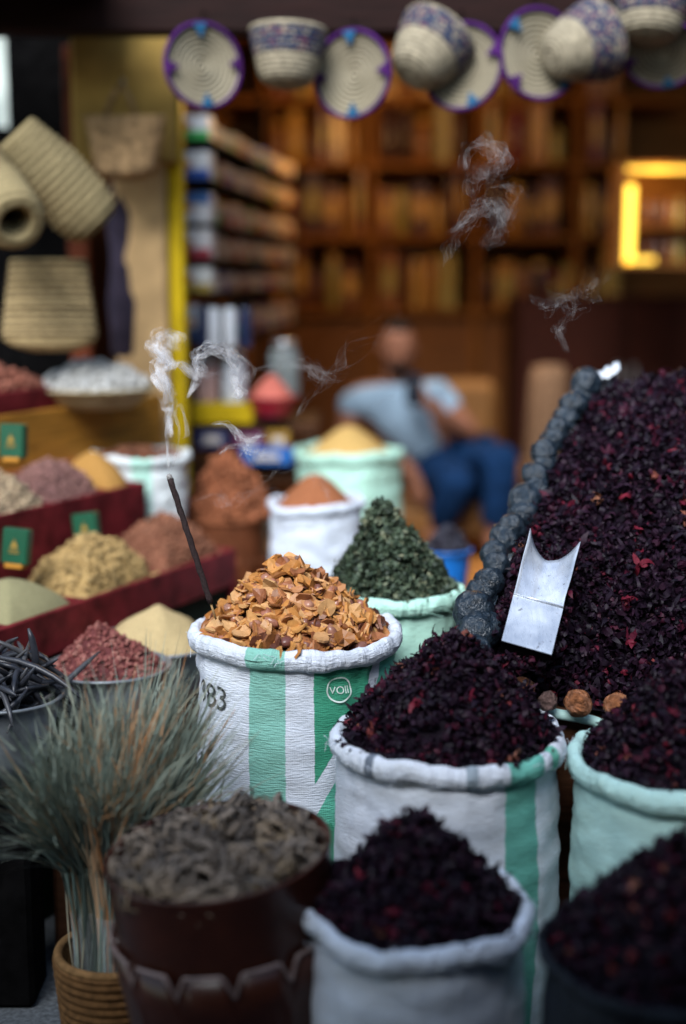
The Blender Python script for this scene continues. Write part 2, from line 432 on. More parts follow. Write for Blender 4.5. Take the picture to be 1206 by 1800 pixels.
# ------------------------------------------------------------------ the setting
def flat(name, pts, mat, label=None, kind='structure'):
    mb = MB(); mb.add(pts, [tuple(range(len(pts)))]); o = mb.build(name, mat); o['kind'] = kind; return o
flat('ground', [(-60, -60, 0), (60, -60, 0), (60, 90, 0), (-60, 90, 0)], m_ground)
mb = MB(); mb.box((1.4, 6.75, .12), (5.0, 4.3, .24), ch=.01); o = mb.build('shop_floor', M_plain('shop_floor', (.16, .06, .02), .6, .4, 6, .2)); o['kind'] = 'structure'
def wall(name, label, c, size, mat, cat='wall'):
    mb = MB(); mb.box(c, size, ch=.008); return tag(mb.build(name, mat), label, cat)
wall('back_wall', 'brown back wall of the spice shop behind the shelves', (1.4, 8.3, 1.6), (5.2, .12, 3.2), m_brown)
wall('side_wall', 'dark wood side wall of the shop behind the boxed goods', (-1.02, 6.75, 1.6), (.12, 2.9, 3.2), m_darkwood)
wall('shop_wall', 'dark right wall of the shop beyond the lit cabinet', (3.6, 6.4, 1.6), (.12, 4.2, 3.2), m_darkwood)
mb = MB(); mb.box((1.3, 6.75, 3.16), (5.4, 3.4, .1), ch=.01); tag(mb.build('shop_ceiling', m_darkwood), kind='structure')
ob = thing('foreground_shade_blocker', 'unseen brown wall and board added behind the viewer to shade the foreground', 'building', (0, -1.6, 0))  # wall and overhead board out of view, added to shade the foreground
MB().box((0, -1.6, 1.6), (9, .3, 3.2), ch=.02).build('wall', M_plain('shade_blocker_wall', (.10, .08, .07), .9, .3, 3, .3), ob)
MB().box((0, -.42, 2.58), (9, 2.04, .05), ch=.01).build('shade_board', m_darkwood, ob)
nb = thing('side_light_blocker', 'unseen dark wall added at the right to block light from the side', 'building', (2.3, 1.2, 0))  # out-of-view wall added to keep side light off the display
MB().box((2.45, 1.2, 1.6), (.3, 5.6, 3.2), ch=.02).build('wall', M_plain('side_blocker_wall', (.07, .05, .04), .9, .3, 3, .3), nb)
# beam the plates hang from
b = thing('roof_beam', 'dark reddish brown beam over the shop front with hanging straw goods', 'beam', (.8, 4.35, 2.3))
MB().box((.8, 4.35, 2.34), (4.4, .09, .20), ch=.01).build('beam_board', M_wood('beam_wood', (.016, .005, .004)), b)
for x in (-1.2, 2.8): MB().box((x, 4.35, 2.77), (.09, .09, .66), ch=.006).build('post', m_darkwood, b)
# pillar with the yellow edge
p = thing('shop_pillar', 'tan plastered pillar with yellow painted edge beside the boxed goods', 'pillar', (-.62, 4.75, 0))
MB().box((-.66, 4.8, 1.5), (.17, .18, 3.0), ch=.01).build('shaft', m_plaster, p)
MB().box((-.70, 4.75, 2.30), (.335, .12, .80), ch=.01).build('upper_panel', M_plain('upper_plaster', (.34, .22, .06), .85, .3, 7, .3), p)
MB().box((-.548, 4.79, 1.45), (.05, .10, 1.72), ch=.005).build('yellow_edge', m_yellow, p)
# dark recess behind the left stall
d = thing('dark_partition', 'black partition behind the hanging baskets at the far left', 'partition', (-1.15, 5.1, 0))
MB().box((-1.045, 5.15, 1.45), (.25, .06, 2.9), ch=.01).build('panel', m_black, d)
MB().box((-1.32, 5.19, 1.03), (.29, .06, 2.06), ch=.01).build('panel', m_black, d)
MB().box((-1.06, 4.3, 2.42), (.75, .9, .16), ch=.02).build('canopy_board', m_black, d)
MB().box((-.90, 4.95, 1.15), (.07, .07, 2.3), ch=.006).build('post', M_wood('post_wood', (.14, .035, .015)), d)

# ------------------------------------------------------------------ sacks
class Sack:
    def __init__(s, name, label, px, py, Y, r, mat, group=None, bulge=.05, seed=1, roll=.0165, tilt=(0, 0), wr=1.0, zbot=0.0, rimmat=None, taper=0.0, lump=1.0):
        c = at(px, py, Y); s.c = c; s.r = r; s.H = c.z - zbot; s.sd = seed; s.wr = wr; s.bulge = bulge; s.tilt = tilt; s.taper = taper
        s.root = thing(name, label, 'sack', (c.x, c.y, zbot), group); s.th0 = math.atan2(-c.y, -c.x); s.zbot = zbot
        n = 150; rows = 46; V = []; UV = []; F = []
        for j in range(rows+1):
            v = s.H*(j/rows)**1.25
            for k in range(n+1):
                u = (k/n*2-1)*PI
                V.append(s.pt(u, v)); UV.append((u*r, v))
        for j in range(rows):
            for k in range(n): a = j*(n+1)+k; F.append((a, a+n+1, a+n+2, a+1))
        F.append(tuple(rows*(n+1)+k for k in range(n)))
        b = MB(); b.add(V, F); b.build('sack_body', mat, s.root, True, UV)
        # rolled hem, lumpy and folded
        V = []; UV = []; F = []; n = 300; q = 18
        for k in range(n+1):
            u = (k/n*2-1)*PI
            cu = Vector((math.cos(u), math.sin(u), seed*1.7))
            rr = roll*(1 + lump*(.20*noise.noise(cu*2.2) + .07*noise.noise(cu*7)))
            dz = lump*(.012*noise.noise(cu*1.9 + Vector((5, 0, 0))) + .004*noise.noise(cu*7)); fold = lump*.0028*(abs(noise.noise(cu*13))-.25)
            dr = lump*(.006*noise.noise(cu*2.3 + Vector((0, 7, 0))))
            for i in range(q+1):
                a = 2*PI*i/q
                # slightly flattened roll, its outer skin hangs a little
                x = math.cos(a)*rr*.85; z = math.sin(a)*rr*1.25
                crease = 1 - .22*lump*max(0, noise.noise(Vector((cu.x*4, cu.y*4, a*.9+seed*3))))
                rad = r + .006 + dr + x*crease + fold*max(0, math.cos(a)+.3) + lump*.0022*noise.noise(Vector((cu.x*9, cu.y*9, a*2.2+seed))); ang = s.th0 + u
                V.append(Vector((c.x+rad*math.cos(ang), c.y+rad*math.sin(ang), c.z + dz + z*crease - .004 + s.tz(rad*math.cos(ang), rad*math.sin(ang))))); UV.append((u*r, -.02+.02*math.sin(a)))
        for k in range(n):
            for i in range(q): a = k*(q+1)+i; F.append((a, a+q+1, a+q+2, a+1))
        b = MB(); b.add(V, F); b.build('rolled_rim', rimmat or mat, s.root, True, UV)
        if Y < 3.5 and roll > .01:      # loose threads of the weave
            rg = random.Random(seed); b = MB()
            for k in range(34):
                u = rg.gauss(0, 1.1); a = s.th0+u; d = Vector((math.cos(a), math.sin(a), 0)); p0 = c + d*(r+.006+roll*.8) + Vector((0, 0, rg.uniform(-.015, .012))); tn = Vector((-d.y, d.x, 0))*rg.gauss(0, 1); ln = rg.uniform(.006, .022)
                b.tube([p0, p0 + (d*.5+tn*.5+Vector((0, 0, rg.uniform(-.3, .5))))*ln*.5, p0 + (d*.45+tn+Vector((0, 0, rg.uniform(-1, .3))))*ln], .00045, 4)
            b.build('loose_threads', rimmat or mat, s.root)['kind'] = 'stuff'
    def tz(s, x, y): return s.tilt[0]*x + s.tilt[1]*y
    def rad(s, u, v):
        t = min(1, v/s.H); cu = Vector((math.cos(u)*1.0, math.sin(u)*1.0, 0))
        k = 1 + s.bulge*math.sin(PI*min(1, t*1.15))*(1-.3*t) - .10*max(0, t-.85)/.15*.6 - s.taper*t
        w = .0055*noise.noise(Vector((cu.x*2.2, cu.y*2.2, v*26 + s.sd*5))) + .0028*noise.noise(Vector((cu.x*4.5, cu.y*4.5, v*75 + s.sd*9))) + .008*noise.noise(Vector((cu.x*1.8, cu.y*1.8, v*5 + s.sd)))
        w += .0065*noise.noise(Vector((cu.x*9, cu.y*9, v*4 + s.sd)))*math.exp(-v/.10)
        return s.r*k + w*s.wr*min(1, v/.03)
    def pt(s, u, v, off=0.0):
        rr = s.rad(u, v) + off; a = s.th0 + u; x, y = rr*math.cos(a), rr*math.sin(a)
        return Vector((s.c.x+x, s.c.y+y, s.c.z - v + s.tz(x, y)*max(0, 1-v/s.H)))
    def text(s, name, body, u0, v0, size, mat, sx=1.0, off=.0025, slant=0.0):
        cu = bpy.data.curves.new('t', 'FONT'); cu.body = body; cu.size = size; cu.align_x = 'CENTER'; cu.align_y = 'CENTER'; cu.resolution_u = 4
        o = bpy.data.objects.new('t', cu); C.objects.link(o); bpy.context.view_layer.update()
        me = bpy.data.meshes.new_from_object(o.evaluated_get(bpy.context.evaluated_depsgraph_get())); bpy.data.objects.remove(o)
        bm = bmesh.new(); bm.from_mesh(me); bmesh.ops.subdivide_edges(bm, edges=bm.edges[:], cuts=1, use_grid_fill=True)
        offv = parent_origin(s.root)
        for v in bm.verts:
            x, y = v.co.x*sx, v.co.y
            v.co = s.pt((u0+x + slant*y)/s.r, v0-y, off) - offv
        bm.to_mesh(me); bm.free(); me.materials.append(mat); me.name = name
        return link(name, me, s.root)
    def ringprint(s, name, u0, v0, R, w, mat, off=.0025):
        V = []; F = []; n = 40
        for k in range(n):
            a = 2*PI*k/n
            for q in (R, R-w): V.append(s.pt((u0+q*math.cos(a))/s.r, v0-q*math.sin(a), off))
        for k in range(n): a = 2*k; b = (2*k+2) % (2*n); F.append((a, a+1, b+1, b))
        m = MB(); m.add(V, F); return m.build(name, mat, s.root)

m_s_chip = M_sack('striped_sack', WHITE, [(band(-.095, -.020), (.24, .53, .45)), ([(1, 0, -.034), (-1, -.66, .205), (0, 1, -.0)], DGRN),
    ([(1, .62, -.235), (0, 1, 0.0)], GRN), ([(1, 0, -.02), (0, 1, -.34), (-1, .55, -.12)], DGRN)], .10)
m_s_mid = M_sack('white_stripe_sack', WHITE, [(band(.107, .182), (.14, .44, .37)), ([(1, 0, -.205), (-1, 0, .235), (0, -1, .004)], (.15, .50, .38)), ([(1, 0, -.03), (-1, 0, .052), (0, -1, .004)], (.30, .36, .42)), ([(1, 0, .152), (-1, 0, -.130), (0, -1, .004)], (.16, .19, .24))], .12)
m_s_white = M_sack('plain_white_sack', (.64, .71, .82), [], .14)
m_s_mint = M_sack('pale_green_sack', MINT, [], .12)
m_s_mint2 = M_sack('mint_sack', (.46, .76, .64), [], .10)
m_s_back = M_sack('white_green_band_sack', (.72, .78, .80), [(band(-.03, .03), LGRN)], .10)
m_s_dark = M_sack('dark_liner', (.012, .016, .024), [], .2)

chips_sack = Sack('woven_sack', 'white woven sack with green stripes and black number, filled with bark chips', 520, 1112, 2.9, .203, m_s_chip, seed=3, roll=.0175, wr=1.3)
chips_sack.text('printed_number', '983', -.190, .098, .070, m_print, .92)
chips_sack.ringprint('printed_ring', .086, .068, .026, .003, m_wprint)
chips_sack.text('printed_word', 'VOll', .086, .070, .021, m_wprint, 1.0)
green_sack = Sack('woven_sack', 'pale green woven sack heaped with crumbled dark green leaves', 692, 1040, 3.22, .150, m_s_mint2, seed=8, roll=.0165)
mid_sack = Sack('woven_sack', 'white woven sack with one green stripe, heaped with dark hibiscus beside the limes', 787, 1295, 2.6, .206, m_s_mid, seed=5, roll=.0175)
front_sack = Sack('woven_sack', 'plain white sack of dark hibiscus at the front beside the brown tub', 733, 1597, 2.2, .174, m_s_white, seed=11, roll=.0165, bulge=.02, wr=.8)
pale_sack = Sack('woven_sack', 'pale green sack of hibiscus cut by the right edge below the nuts', 1216, 1338, 2.5, .205, m_s_mint, seed=14, roll=.0175)
dark_sack = Sack('lined_sack', 'dark lined sack of black hibiscus in the bottom right corner', 1190, 1670, 2.0, .195, m_s_dark, seed=17, roll=.008, bulge=.03)

# heaps in the sacks
def piece_heap(name, label, cat, S, Rk, H, p, off, seed, core_mat, eps=.09, amp=.012, dz=-.012):
    hp = Heap((S.c.x, S.c.y, S.c.z+dz), S.r*Rk, H, p, off, seed, amp, eps)
    t = thing(name, label, cat, (S.c.x, S.c.y, S.c.z+dz)); hp.core('heap_core', core_mat, t, drop=.010); return hp, t
hp, t = piece_heap('bark_chip_heap', 'heap of orange brown bark chips in the striped sack', 'bark chips', chips_sack, .945, .158, .95, (-.02, 0), 2, m_chipcore, .16)
pieces(t, 'bark_chip', hp.surf, 1050, TP_CHIP, m_chip, (.0085, .0235), 300, .5, (-.1, .75), 21, flip=.6)
pieces(t, 'nut_piece', hp.surf, 90, TP_NUT, m_nut, (.010, .0185), 45, .5, (.1, .7), 22, smooth=True, stuff_name='loose_nut_pieces')
hp, t = piece_heap('dried_leaf_heap', 'steep heap of crumbled dark green dried leaves in pale green sack', 'dried leaves', green_sack, 1.0, .208, 1.08, (-.03, 0), 3, m_leafcore, .2, .024)
pieces(t, 'leaf_flake', hp.surf, 4200, TP_LEAF, m_leaf, (.0075, .016), 0, .8, (-.3, 1.1), 31, stuff_name='leaf_flakes'); leaf_t = t
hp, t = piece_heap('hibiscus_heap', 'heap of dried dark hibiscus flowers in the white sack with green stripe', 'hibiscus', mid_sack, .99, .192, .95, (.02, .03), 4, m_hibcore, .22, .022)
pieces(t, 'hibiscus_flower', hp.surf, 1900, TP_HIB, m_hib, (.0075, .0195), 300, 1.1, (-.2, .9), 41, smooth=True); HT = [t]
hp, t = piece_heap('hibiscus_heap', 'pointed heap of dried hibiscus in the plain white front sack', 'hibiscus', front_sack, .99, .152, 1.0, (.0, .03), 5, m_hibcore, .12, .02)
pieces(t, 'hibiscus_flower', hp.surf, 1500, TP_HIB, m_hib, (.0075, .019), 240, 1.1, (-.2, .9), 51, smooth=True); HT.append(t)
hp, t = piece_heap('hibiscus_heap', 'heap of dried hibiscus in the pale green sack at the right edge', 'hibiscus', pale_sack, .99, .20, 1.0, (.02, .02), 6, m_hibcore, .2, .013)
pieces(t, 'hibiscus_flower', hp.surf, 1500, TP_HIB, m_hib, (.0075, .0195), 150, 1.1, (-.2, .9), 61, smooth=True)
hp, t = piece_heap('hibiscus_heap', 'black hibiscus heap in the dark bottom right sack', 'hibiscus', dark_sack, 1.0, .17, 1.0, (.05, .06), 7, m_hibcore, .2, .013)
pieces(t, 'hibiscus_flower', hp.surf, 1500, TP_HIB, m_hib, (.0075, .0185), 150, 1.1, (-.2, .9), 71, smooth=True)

HT.append(leaf_t)
def rim_surf(S):
    def f(rg):
        u = rg.gauss(0, 1.0); a = S.th0+u; q = S.r + rg.uniform(-.004, .014)
        return Vector((S.c.x+q*math.cos(a), S.c.y+q*math.sin(a), S.c.z+.013)), Vector((0, 0, 1))
    return f
for S_, t_, nm, tp_, mt_, n_, sz in ((mid_sack, HT[0], 'spilled_flowers', TP_HIB, m_hib, 26, (.004, .010)), (front_sack, HT[1], 'spilled_flowers', TP_HIB, m_hib, 20, (.004, .009)), (green_sack, HT[2], 'spilled_leaves', TP_LEAF, m_leaf, 60, (.004, .009))):
    pieces(t_, nm, rim_surf(S_), n_, tp_, mt_, sz, 0, .3, (0, .3), 5, stuff_name=nm)
# ------------------------------------------------------------------ the sloping hibiscus display with limes, nuts and scoop
A, B, Cc, D = at(832, 1190, 2.76), at(1040, 700, 3.44), at(1370, 1335, 2.70), at(1560, 540, 3.50)
def edge_pt(v): return A.lerp(B, v) + Vector((-.030*math.sin(PI*min(1, max(0, v))), 0, 0))
def slope(u, v, lift=0.0):
    p = edge_pt(v)*(1-u) + Cc.lerp(D, v)*u
    nr = (Cc-A).lerp(D-B, v).cross((B-A).lerp(D-Cc, u)).normalized()
    if nr.z < 0: nr = -nr
    b = .055*math.sin(PI*min(1, max(0, v)))*min(1, u*3.0) + .022*noise.noise(Vector((u*8, v*10, 2))) + .008*noise.noise(Vector((u*30, v*34, 4)))
    return p + nr*(b+lift), nr
stand = thing('sloping_stand', 'sloping wooden display lined with white plastic under the big hibiscus pile', 'display stand', ((A+Cc+B+D)/4).to_2d().to_3d())
mb = MB(); off = Vector((0, 0, -.035)); top = [A+off, Cc+off, D+off, B+off]; bot = [Vector((q.x, q.y, 0)) for q in top]; bot[0].x += .05; bot[3].x += .05
mb.add(top+bot, [(0, 1, 2, 3), (7, 6, 5, 4), (0, 4, 5, 1), (1, 5, 6, 2), (2, 6, 7, 3), (3, 7, 4, 0)]); mb.build('stand_body', m_darkwood, stand)
def rimstrip(P, Q, w, up, name, mat, n=60, sd=0, out=Vector((-1, 0, 0))):
    V = []; F = []; k = 7
    for i in range(n+1):
        t = i/n; p = P(t) if callable(P) else P.lerp(Q, t)
        for j in range(k):
            a = j/(k-1); wv = .012*noise.noise(Vector((t*14, a*2, sd))) + .005*noise.noise(Vector((t*40, a*4, sd)))
            V.append(p + out*(w*(a-.25) + wv) + Vector((0, 0, up*math.sin(PI*a)*1.0 - .07*a*a + wv*.7)))
    for i in range(n):
        for j in range(k-1): a = i*k+j; F.append((a, a+1, a+k+1, a+k))
    m = MB(); m.add(V, F); return m.build(name, mat, stand, True)
rimstrip(lambda t: edge_pt(t)+Vector((0, 0, -.012)), None, .062, -.004, 'plastic_liner', m_liner, sd=3)
rimstrip(B+Vector((-.045, .03, .010)), B.lerp(D, .10)+Vector((0, .035, .045)), .045, .03, 'plastic_liner', m_liner, 30, 5, Vector((0, 1, .3)))
e0, e1 = A.lerp(Cc, -.02), Cc
MB().tube([e0.lerp(e1, k/20)+Vector((0, -.022, -.022+.004*math.sin(k))) for k in range(21)], .011, 8).build('edge_roll', m_s_mint, stand, True)
t = thing('hibiscus_pile', 'big sloping pile of dried hibiscus flowers at the right behind the scoop', 'hibiscus', (A+Cc)/2)
V = []; F = []; n = 60
for j in range(n+1):
    for i in range(n+1): V.append(slope(i/n, j/n, -.008)[0])
for j in range(n):
    for i in range(n): a = j*(n+1)+i; F.append((a, a+1, a+n+2, a+n+1))
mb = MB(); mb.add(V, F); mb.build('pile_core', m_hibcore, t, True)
def slope_surf(rg):
    u = rg.random()**1.25; v = rg.random(); p, nr = slope(u*.96+.02, v*.99+.005); return p, nr
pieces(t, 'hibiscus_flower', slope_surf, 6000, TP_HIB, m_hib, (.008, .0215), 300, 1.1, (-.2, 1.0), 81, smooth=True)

# black limes along the left edge of the slope
g = G('black_lime'); nz = g.noise(2.2, 6); n2 = g.noise(9, 3); vr = g.n('TexVoronoi', feature='DISTANCE_TO_EDGE'); g.l(g.n('TexCoord').outputs['Object'], vr.inputs[0]); vr.inputs['Scale'].default_value = 5
g.base(g.ramp(nz, [(.35, (.004, .008, .013)), (.52, (.013, .024, .038)), (.75, (.045, .058, .072))])); g.bump(n2, .35, .05); g.set(Roughness=.33); m_lime = g.m
lime_me = []
for k in range(7):
    bm = bmesh.new(); bmesh.ops.create_icosphere(bm, subdivisions=4, radius=1)
    for v in bm.verts:
        q = v.co.copy(); o3 = Vector((k*3.3, 1, 2))
        w = .10*noise.noise(q*1.6+o3) - .13*abs(noise.noise(q*2.4+o3)) - .10*abs(noise.noise(q*5.5+o3))
        v.co = Vector((q.x, q.y*.96, q.z*.88))*(1+w)
    me = bpy.data.meshes.new('dried_lime'); bm.to_mesh(me); bm.free(); fin(me, m_lime, True); lime_me.append(me)
limes = [(1034, 676, 25), (1024, 692, 21), (1012, 712, 23), (995, 738, 21), (984, 756, 20), (972, 776, 21), (959, 797, 22), (957, 820, 19), (946, 836, 22), (944, 862, 20), (926, 879, 26), (919, 908, 25), (904, 929, 24), (886, 948, 25), (873, 973, 22), (872, 996, 24), (864, 1025, 26), (846, 1045, 24), (838, 1074, 35), (842, 1112, 36), (838, 1145, 28)]
rg = random.Random(5)
for i, (x, y, r) in enumerate(limes):
    f = (1165-y)/(1165-672); Yd = 2.74 + f*.72
    p = at(x, y, Yd); s = r*Yd*1.24/2500; p += Vector((-.008+.008*(i % 2), -.020+.018*(i % 2), .004))
    o = link('dried_lime', lime_me[i % 7], None, Matrix.LocRotScale(p, Euler((rg.uniform(0, 6), rg.uniform(0, 6), rg.uniform(0, 6))).to_quaternion(), (s, s, s)))
    lab = {0: 'wrinkled black dried lime at the very top of the row edging the hibiscus', 18: 'large black dried lime just above the lowest big one beside the hibiscus', 19: 'largest black dried lime near the bottom of the row left of the scoop', 20: 'lowest black dried lime, half hidden behind the hibiscus heap'}.get(i, '%s black dried lime from the top along the edge of the hibiscus pile' % ords[i])
    tag(o, lab, 'dried lime', 'black limes edging the hibiscus pile')

# brown nuts on the lower edge
m_bnut = M_plain('brown_nut', (.34, .13, .055), .38, .5, 2.0, .6, dist=.25)
nutlabs = ['brown wrinkled nut tucked against the striped sack heap below the scoop', 'dull grey brown nut, darkest of the row below the scoop', 'round cracked brown nut in the middle of the row on the display edge', 'orange brown nut with a small stalk, rightmost on the display edge']
for i, (x, y, r, Yd) in enumerate(((917, 1212, 25, 2.72), (963, 1233, 19, 2.70), (1016, 1236, 26, 2.69), (1086, 1243, 27, 2.69))):
    bm = bmesh.new(); bmesh.ops.create_icosphere(bm, subdivisions=4, radius=1)
    for v in bm.verts:
        q = v.co.copy(); o3 = Vector((i*5.1, 3, 2)); w = .13*noise.noise(q*1.7+o3) - .10*abs(noise.noise(q*2.6+o3)) - .03*abs(noise.noise(q*7+o3)); v.co = Vector((q.x, q.y, q.z*.9))*(1+w)
    me = bpy.data.meshes.new('brown_nut'); bm.to_mesh(me); bm.free(); fin(me, m_bnut if i != 1 else M_plain('grey_nut', (.16, .10, .09), .6, .4, 2.0, .6, dist=.25), True)
    s = r*Yd/2500*1.03; o = link('brown_nut', me, None, Matrix.LocRotScale(at(x, y, Yd), Euler((i, i*2, i)).to_quaternion(), (s, s, s))); tag(o, nutlabs[i], 'nut', 'brown nuts on the display edge')

# steel scoop lying on the slope
P0, P1 = at(925, 1140, 2.665), at(974, 948, 2.885)      # back end and lip, centre line
ax = (P1-P0).normalized(); L = (P1-P0).length
zz = (Vector((.05, -.72, .70))); xx = ax.cross(zz).normalized(); zz = xx.cross(ax).normalized()
def SC(x, y, z): return P0 + xx*x + ax*y + zz*z
sc = thing('metal_scoop', 'shiny metal scoop with boxed back half lying on the hibiscus pile', 'scoop', P0)
wB, wT = .0475, .052
V = []; F = []; n = 16; m = 22
for j in range(m+1):
    t = j/m
    for i in range(n+1):
        a = i/n*2-1
        w = wB + (wT-wB)*t
        lip = .026*(1-a*a)*max(0, (t-.6)/.4)      # the mouth is cut back in a curve
        yy = L*(.02+.98*t) - lip
        z = -.044*(1-abs(a)**2.0) + .004 + .010*max(0, (t-.42)/.58)*abs(a)**2
        V.append(SC(a*w + .0016*noise.noise(Vector((a*2, t*5, 1))), yy + .002*noise.noise(Vector((a*3, t, 4))), z + .002*noise.noise(Vector((a*2.5, t*6, 9)))))
for j in range(m):
    for i in range(n): a = j*(n+1)+i; F.append((a, a+1, a+n+2, a+n+1))
mb = MB(); mb.add(V, F); tr = mb.build('trough', m_scoop, sc, True)
sol = tr.modifiers.new('thickness', 'SOLIDIFY'); sol.thickness = .0016
mb = MB(); hl = L*.40
def plate(pts, th):
    pts = [Vector(p) for p in pts]; nn = (pts[1]-pts[0]).cross(pts[2]-pts[0]).normalized()*th
    mb.add(pts + [p-nn for p in pts], [(0, 1, 2, 3), (7, 6, 5, 4), (0, 4, 5, 1), (1, 5, 6, 2), (2, 6, 7, 3), (3, 7, 4, 0)])
plate([SC(-wB-.002, -.002, .006), SC(wB+.002, -.002, .006), SC(wB+.003, hl, .0075), SC(-wB-.003, hl, .0075)], .0018)
mb.build('cover_plate', m_scoop, sc)
MB().tube([SC(-wB-.003, hl, .0085), SC(0, hl, .0095), SC(wB+.003, hl, .0085)], .0022, 8).build('folded_edge', m_scoop, sc, True)
mb = MB(); plate([SC(-wB-.001, 0, -.034), SC(wB+.001, 0, -.034), SC(wB+.001, 0, .004), SC(-wB-.001, 0, .004)], .002); mb.build('back_plate', m_black, sc)  # black colour stands in for the shade on the scoop's back end

pile_t = [o_ for o_ in C.objects if o_.name.startswith('hibiscus_pile')][0]
def scoop_surf(rg):
    k = rg.random()
    if k < .42: q = SC(rg.choice((-1, 1))*(wT+rg.uniform(.002, .014)), rg.uniform(.0, L*.98), rg.uniform(-.022, -.004))
    elif k < .72: q = SC(rg.uniform(-.9, .9)*wB, rg.uniform(-.022, -.006), rg.uniform(-.040, -.018))
    else: q = SC(rg.uniform(-1.2, 1.2)*wT, rg.uniform(L*1.0, L*1.06), rg.uniform(-.060, -.045))
    return q, (zz + Vector((rg.gauss(0, .3), rg.gauss(0, .3), 0))).normalized()
pieces(pile_t, 'petals_round_scoop', scoop_surf, 130, TP_HIB, m_hib, (.007, .016), 0, 1.0, (-.3, .3), 88, smooth=True, stuff_name='petals_round_scoop')

# ------------------------------------------------------------------ incense and smoke
i0, i1 = at(371, 1062, 2.80), at(297, 836, 2.80)
inc = thing('incense_stick', 'dark burning incense stick leaning from the rim of the striped sack', 'incense stick', i0)
dd = (i1-i0)
MB().tube([i0+dd*t for t in (-.12, .02)], .0022, 8).build('bamboo_core', M_plain('bamboo', (.35, .22, .10), .7), inc, True)
MB().tube([i0+dd*t + Vector((.0006*math.sin(t*40), 0, 0)) for t in np.linspace(.01, .975, 24)], [.0062+.0005*math.sin(k*2.3) for k in range(24)], 10).build('incense_paste', M_plain('incense_paste', (.035, .024, .024), .85, .4, 200, .6), inc, True)
MB().tube([i0+dd*t for t in (.972, .985, 1.0, 1.012)], [.0056, .0060, .0052, .003], 10).build('ash_tip', M_plain('ash', (.28, .27, .26), .95, .4, 300, .8), inc, True)
def smoke_strand(mb, uvs, pts, w0, w1, rg, amp, turns=1.0):
    n = 46; pts = [Vector(p) for p in pts]; m = len(pts)-1
    sd = rg.uniform(0, 99); tw0 = rg.uniform(0, 6.28)
    V = []; k = 4
    for i in range(n+1):
        t = i/n*m; j = min(int(t), m-1); f = t-j
        a, b, c, d = pts[max(j-1, 0)], pts[j], pts[j+1], pts[min(j+2, m)]
        p = .5*((2*b) + (c-a)*f + (2*a-5*b+4*c-d)*f*f + (3*b-a-3*c+d)*f**3)
        T_ = i/n
        o = Vector((noise.noise(Vector((T_*3.3*turns, sd, 0))), .8*noise.noise(Vector((T_*3.1*turns, sd, 7))), noise.noise(Vector((T_*3.7*turns, sd, 13)))*.8))
        o += .35*Vector((noise.noise(Vector((T_*11, sd, 3))), 0, noise.noise(Vector((T_*12, sd, 9)))))
        p = p + o*amp*(.25+.75*min(1, T_*2.2))
        w = (w0+(w1-w0)*T_)*(.45+.9*abs(noise.noise(Vector((T_*5, sd, 21)))))
        an = tw0 + 3.2*turns*T_ + 2.2*noise.noise(Vector((T_*4, sd, 31)))
        sd_v = Vector((math.cos(an), .7*math.sin(an), .45*math.sin(an*1.3)))
        for q in range(k+1):
            V.append(p + sd_v*w*(q/k*2-1) + Vector((0, 0, 0)))
            uvs.append((q/k, T_))
    F = []
    for i in range(n):
        for q in range(k): a = i*(k+1)+q; F.append((a, a+1, a+k+2, a+k+1))
    mb.add(V, F)
g = G('smoke'); tc = g.n('TexCoord'); sp = g.n('SeparateXYZ'); g.l(tc.outputs['UV'], sp.inputs[0])
uu = g.math('ABSOLUTE', g.math('SUBTRACT', g.math('MULTIPLY', sp.outputs[0], 2.0), 1.0))
edge = g.math('ADD', g.math('MULTIPLY', g.math('POWER', uu, 5.0), .8), .14)
edge = g.math('MULTIPLY', edge, g.math('MULTIPLY', g.math('SUBTRACT', 1.0, uu), 9.0, clamp=True))
ends = g.math('MULTIPLY', g.math('MULTIPLY', sp.outputs[1], 10.0, clamp=True), g.math('MULTIPLY', g.math('SUBTRACT', 1.0, sp.outputs[1]), 3.0, clamp=True))
nz = g.math('MULTIPLY', g.math('SUBTRACT', g.noise(38, 3), .30), 2.4, clamp=True)
al = g.math('MULTIPLY', g.math('MULTIPLY', g.math('MULTIPLY', edge, ends), nz), .95)
tr = g.n('BsdfTransparent'); df = g.n('BsdfDiffuse'); df.inputs[0].default_value = (.92, .92, .94, 1); tl = g.n('BsdfTranslucent'); tl.inputs[0].default_value = (.92, .92, .94, 1)
m1 = g.n('MixShader'); m1.inputs[0].default_value = .5; g.l(df.outputs[0], m1.inputs[1]); g.l(tl.outputs[0], m1.inputs[2])
m2 = g.n('MixShader'); g.l(al, m2.inputs[0]); g.l(tr.outputs[0], m2.inputs[1]); g.l(m1.outputs[0], m2.inputs[2]); g.l(m2.outputs[0], g.out.inputs[0])
m_smoke = g.m; m_smoke2 = g.m.copy(); m_smoke2.name = 'thin_smoke'
for nd in m_smoke2.node_tree.nodes:
    if nd.type == 'MATH' and abs(nd.inputs[1].default_value-.95) < 1e-4: nd.inputs[1].default_value = .17
rg = random.Random(12); mb = MB(); uvs = []; mb2 = MB(); uvs2 = []
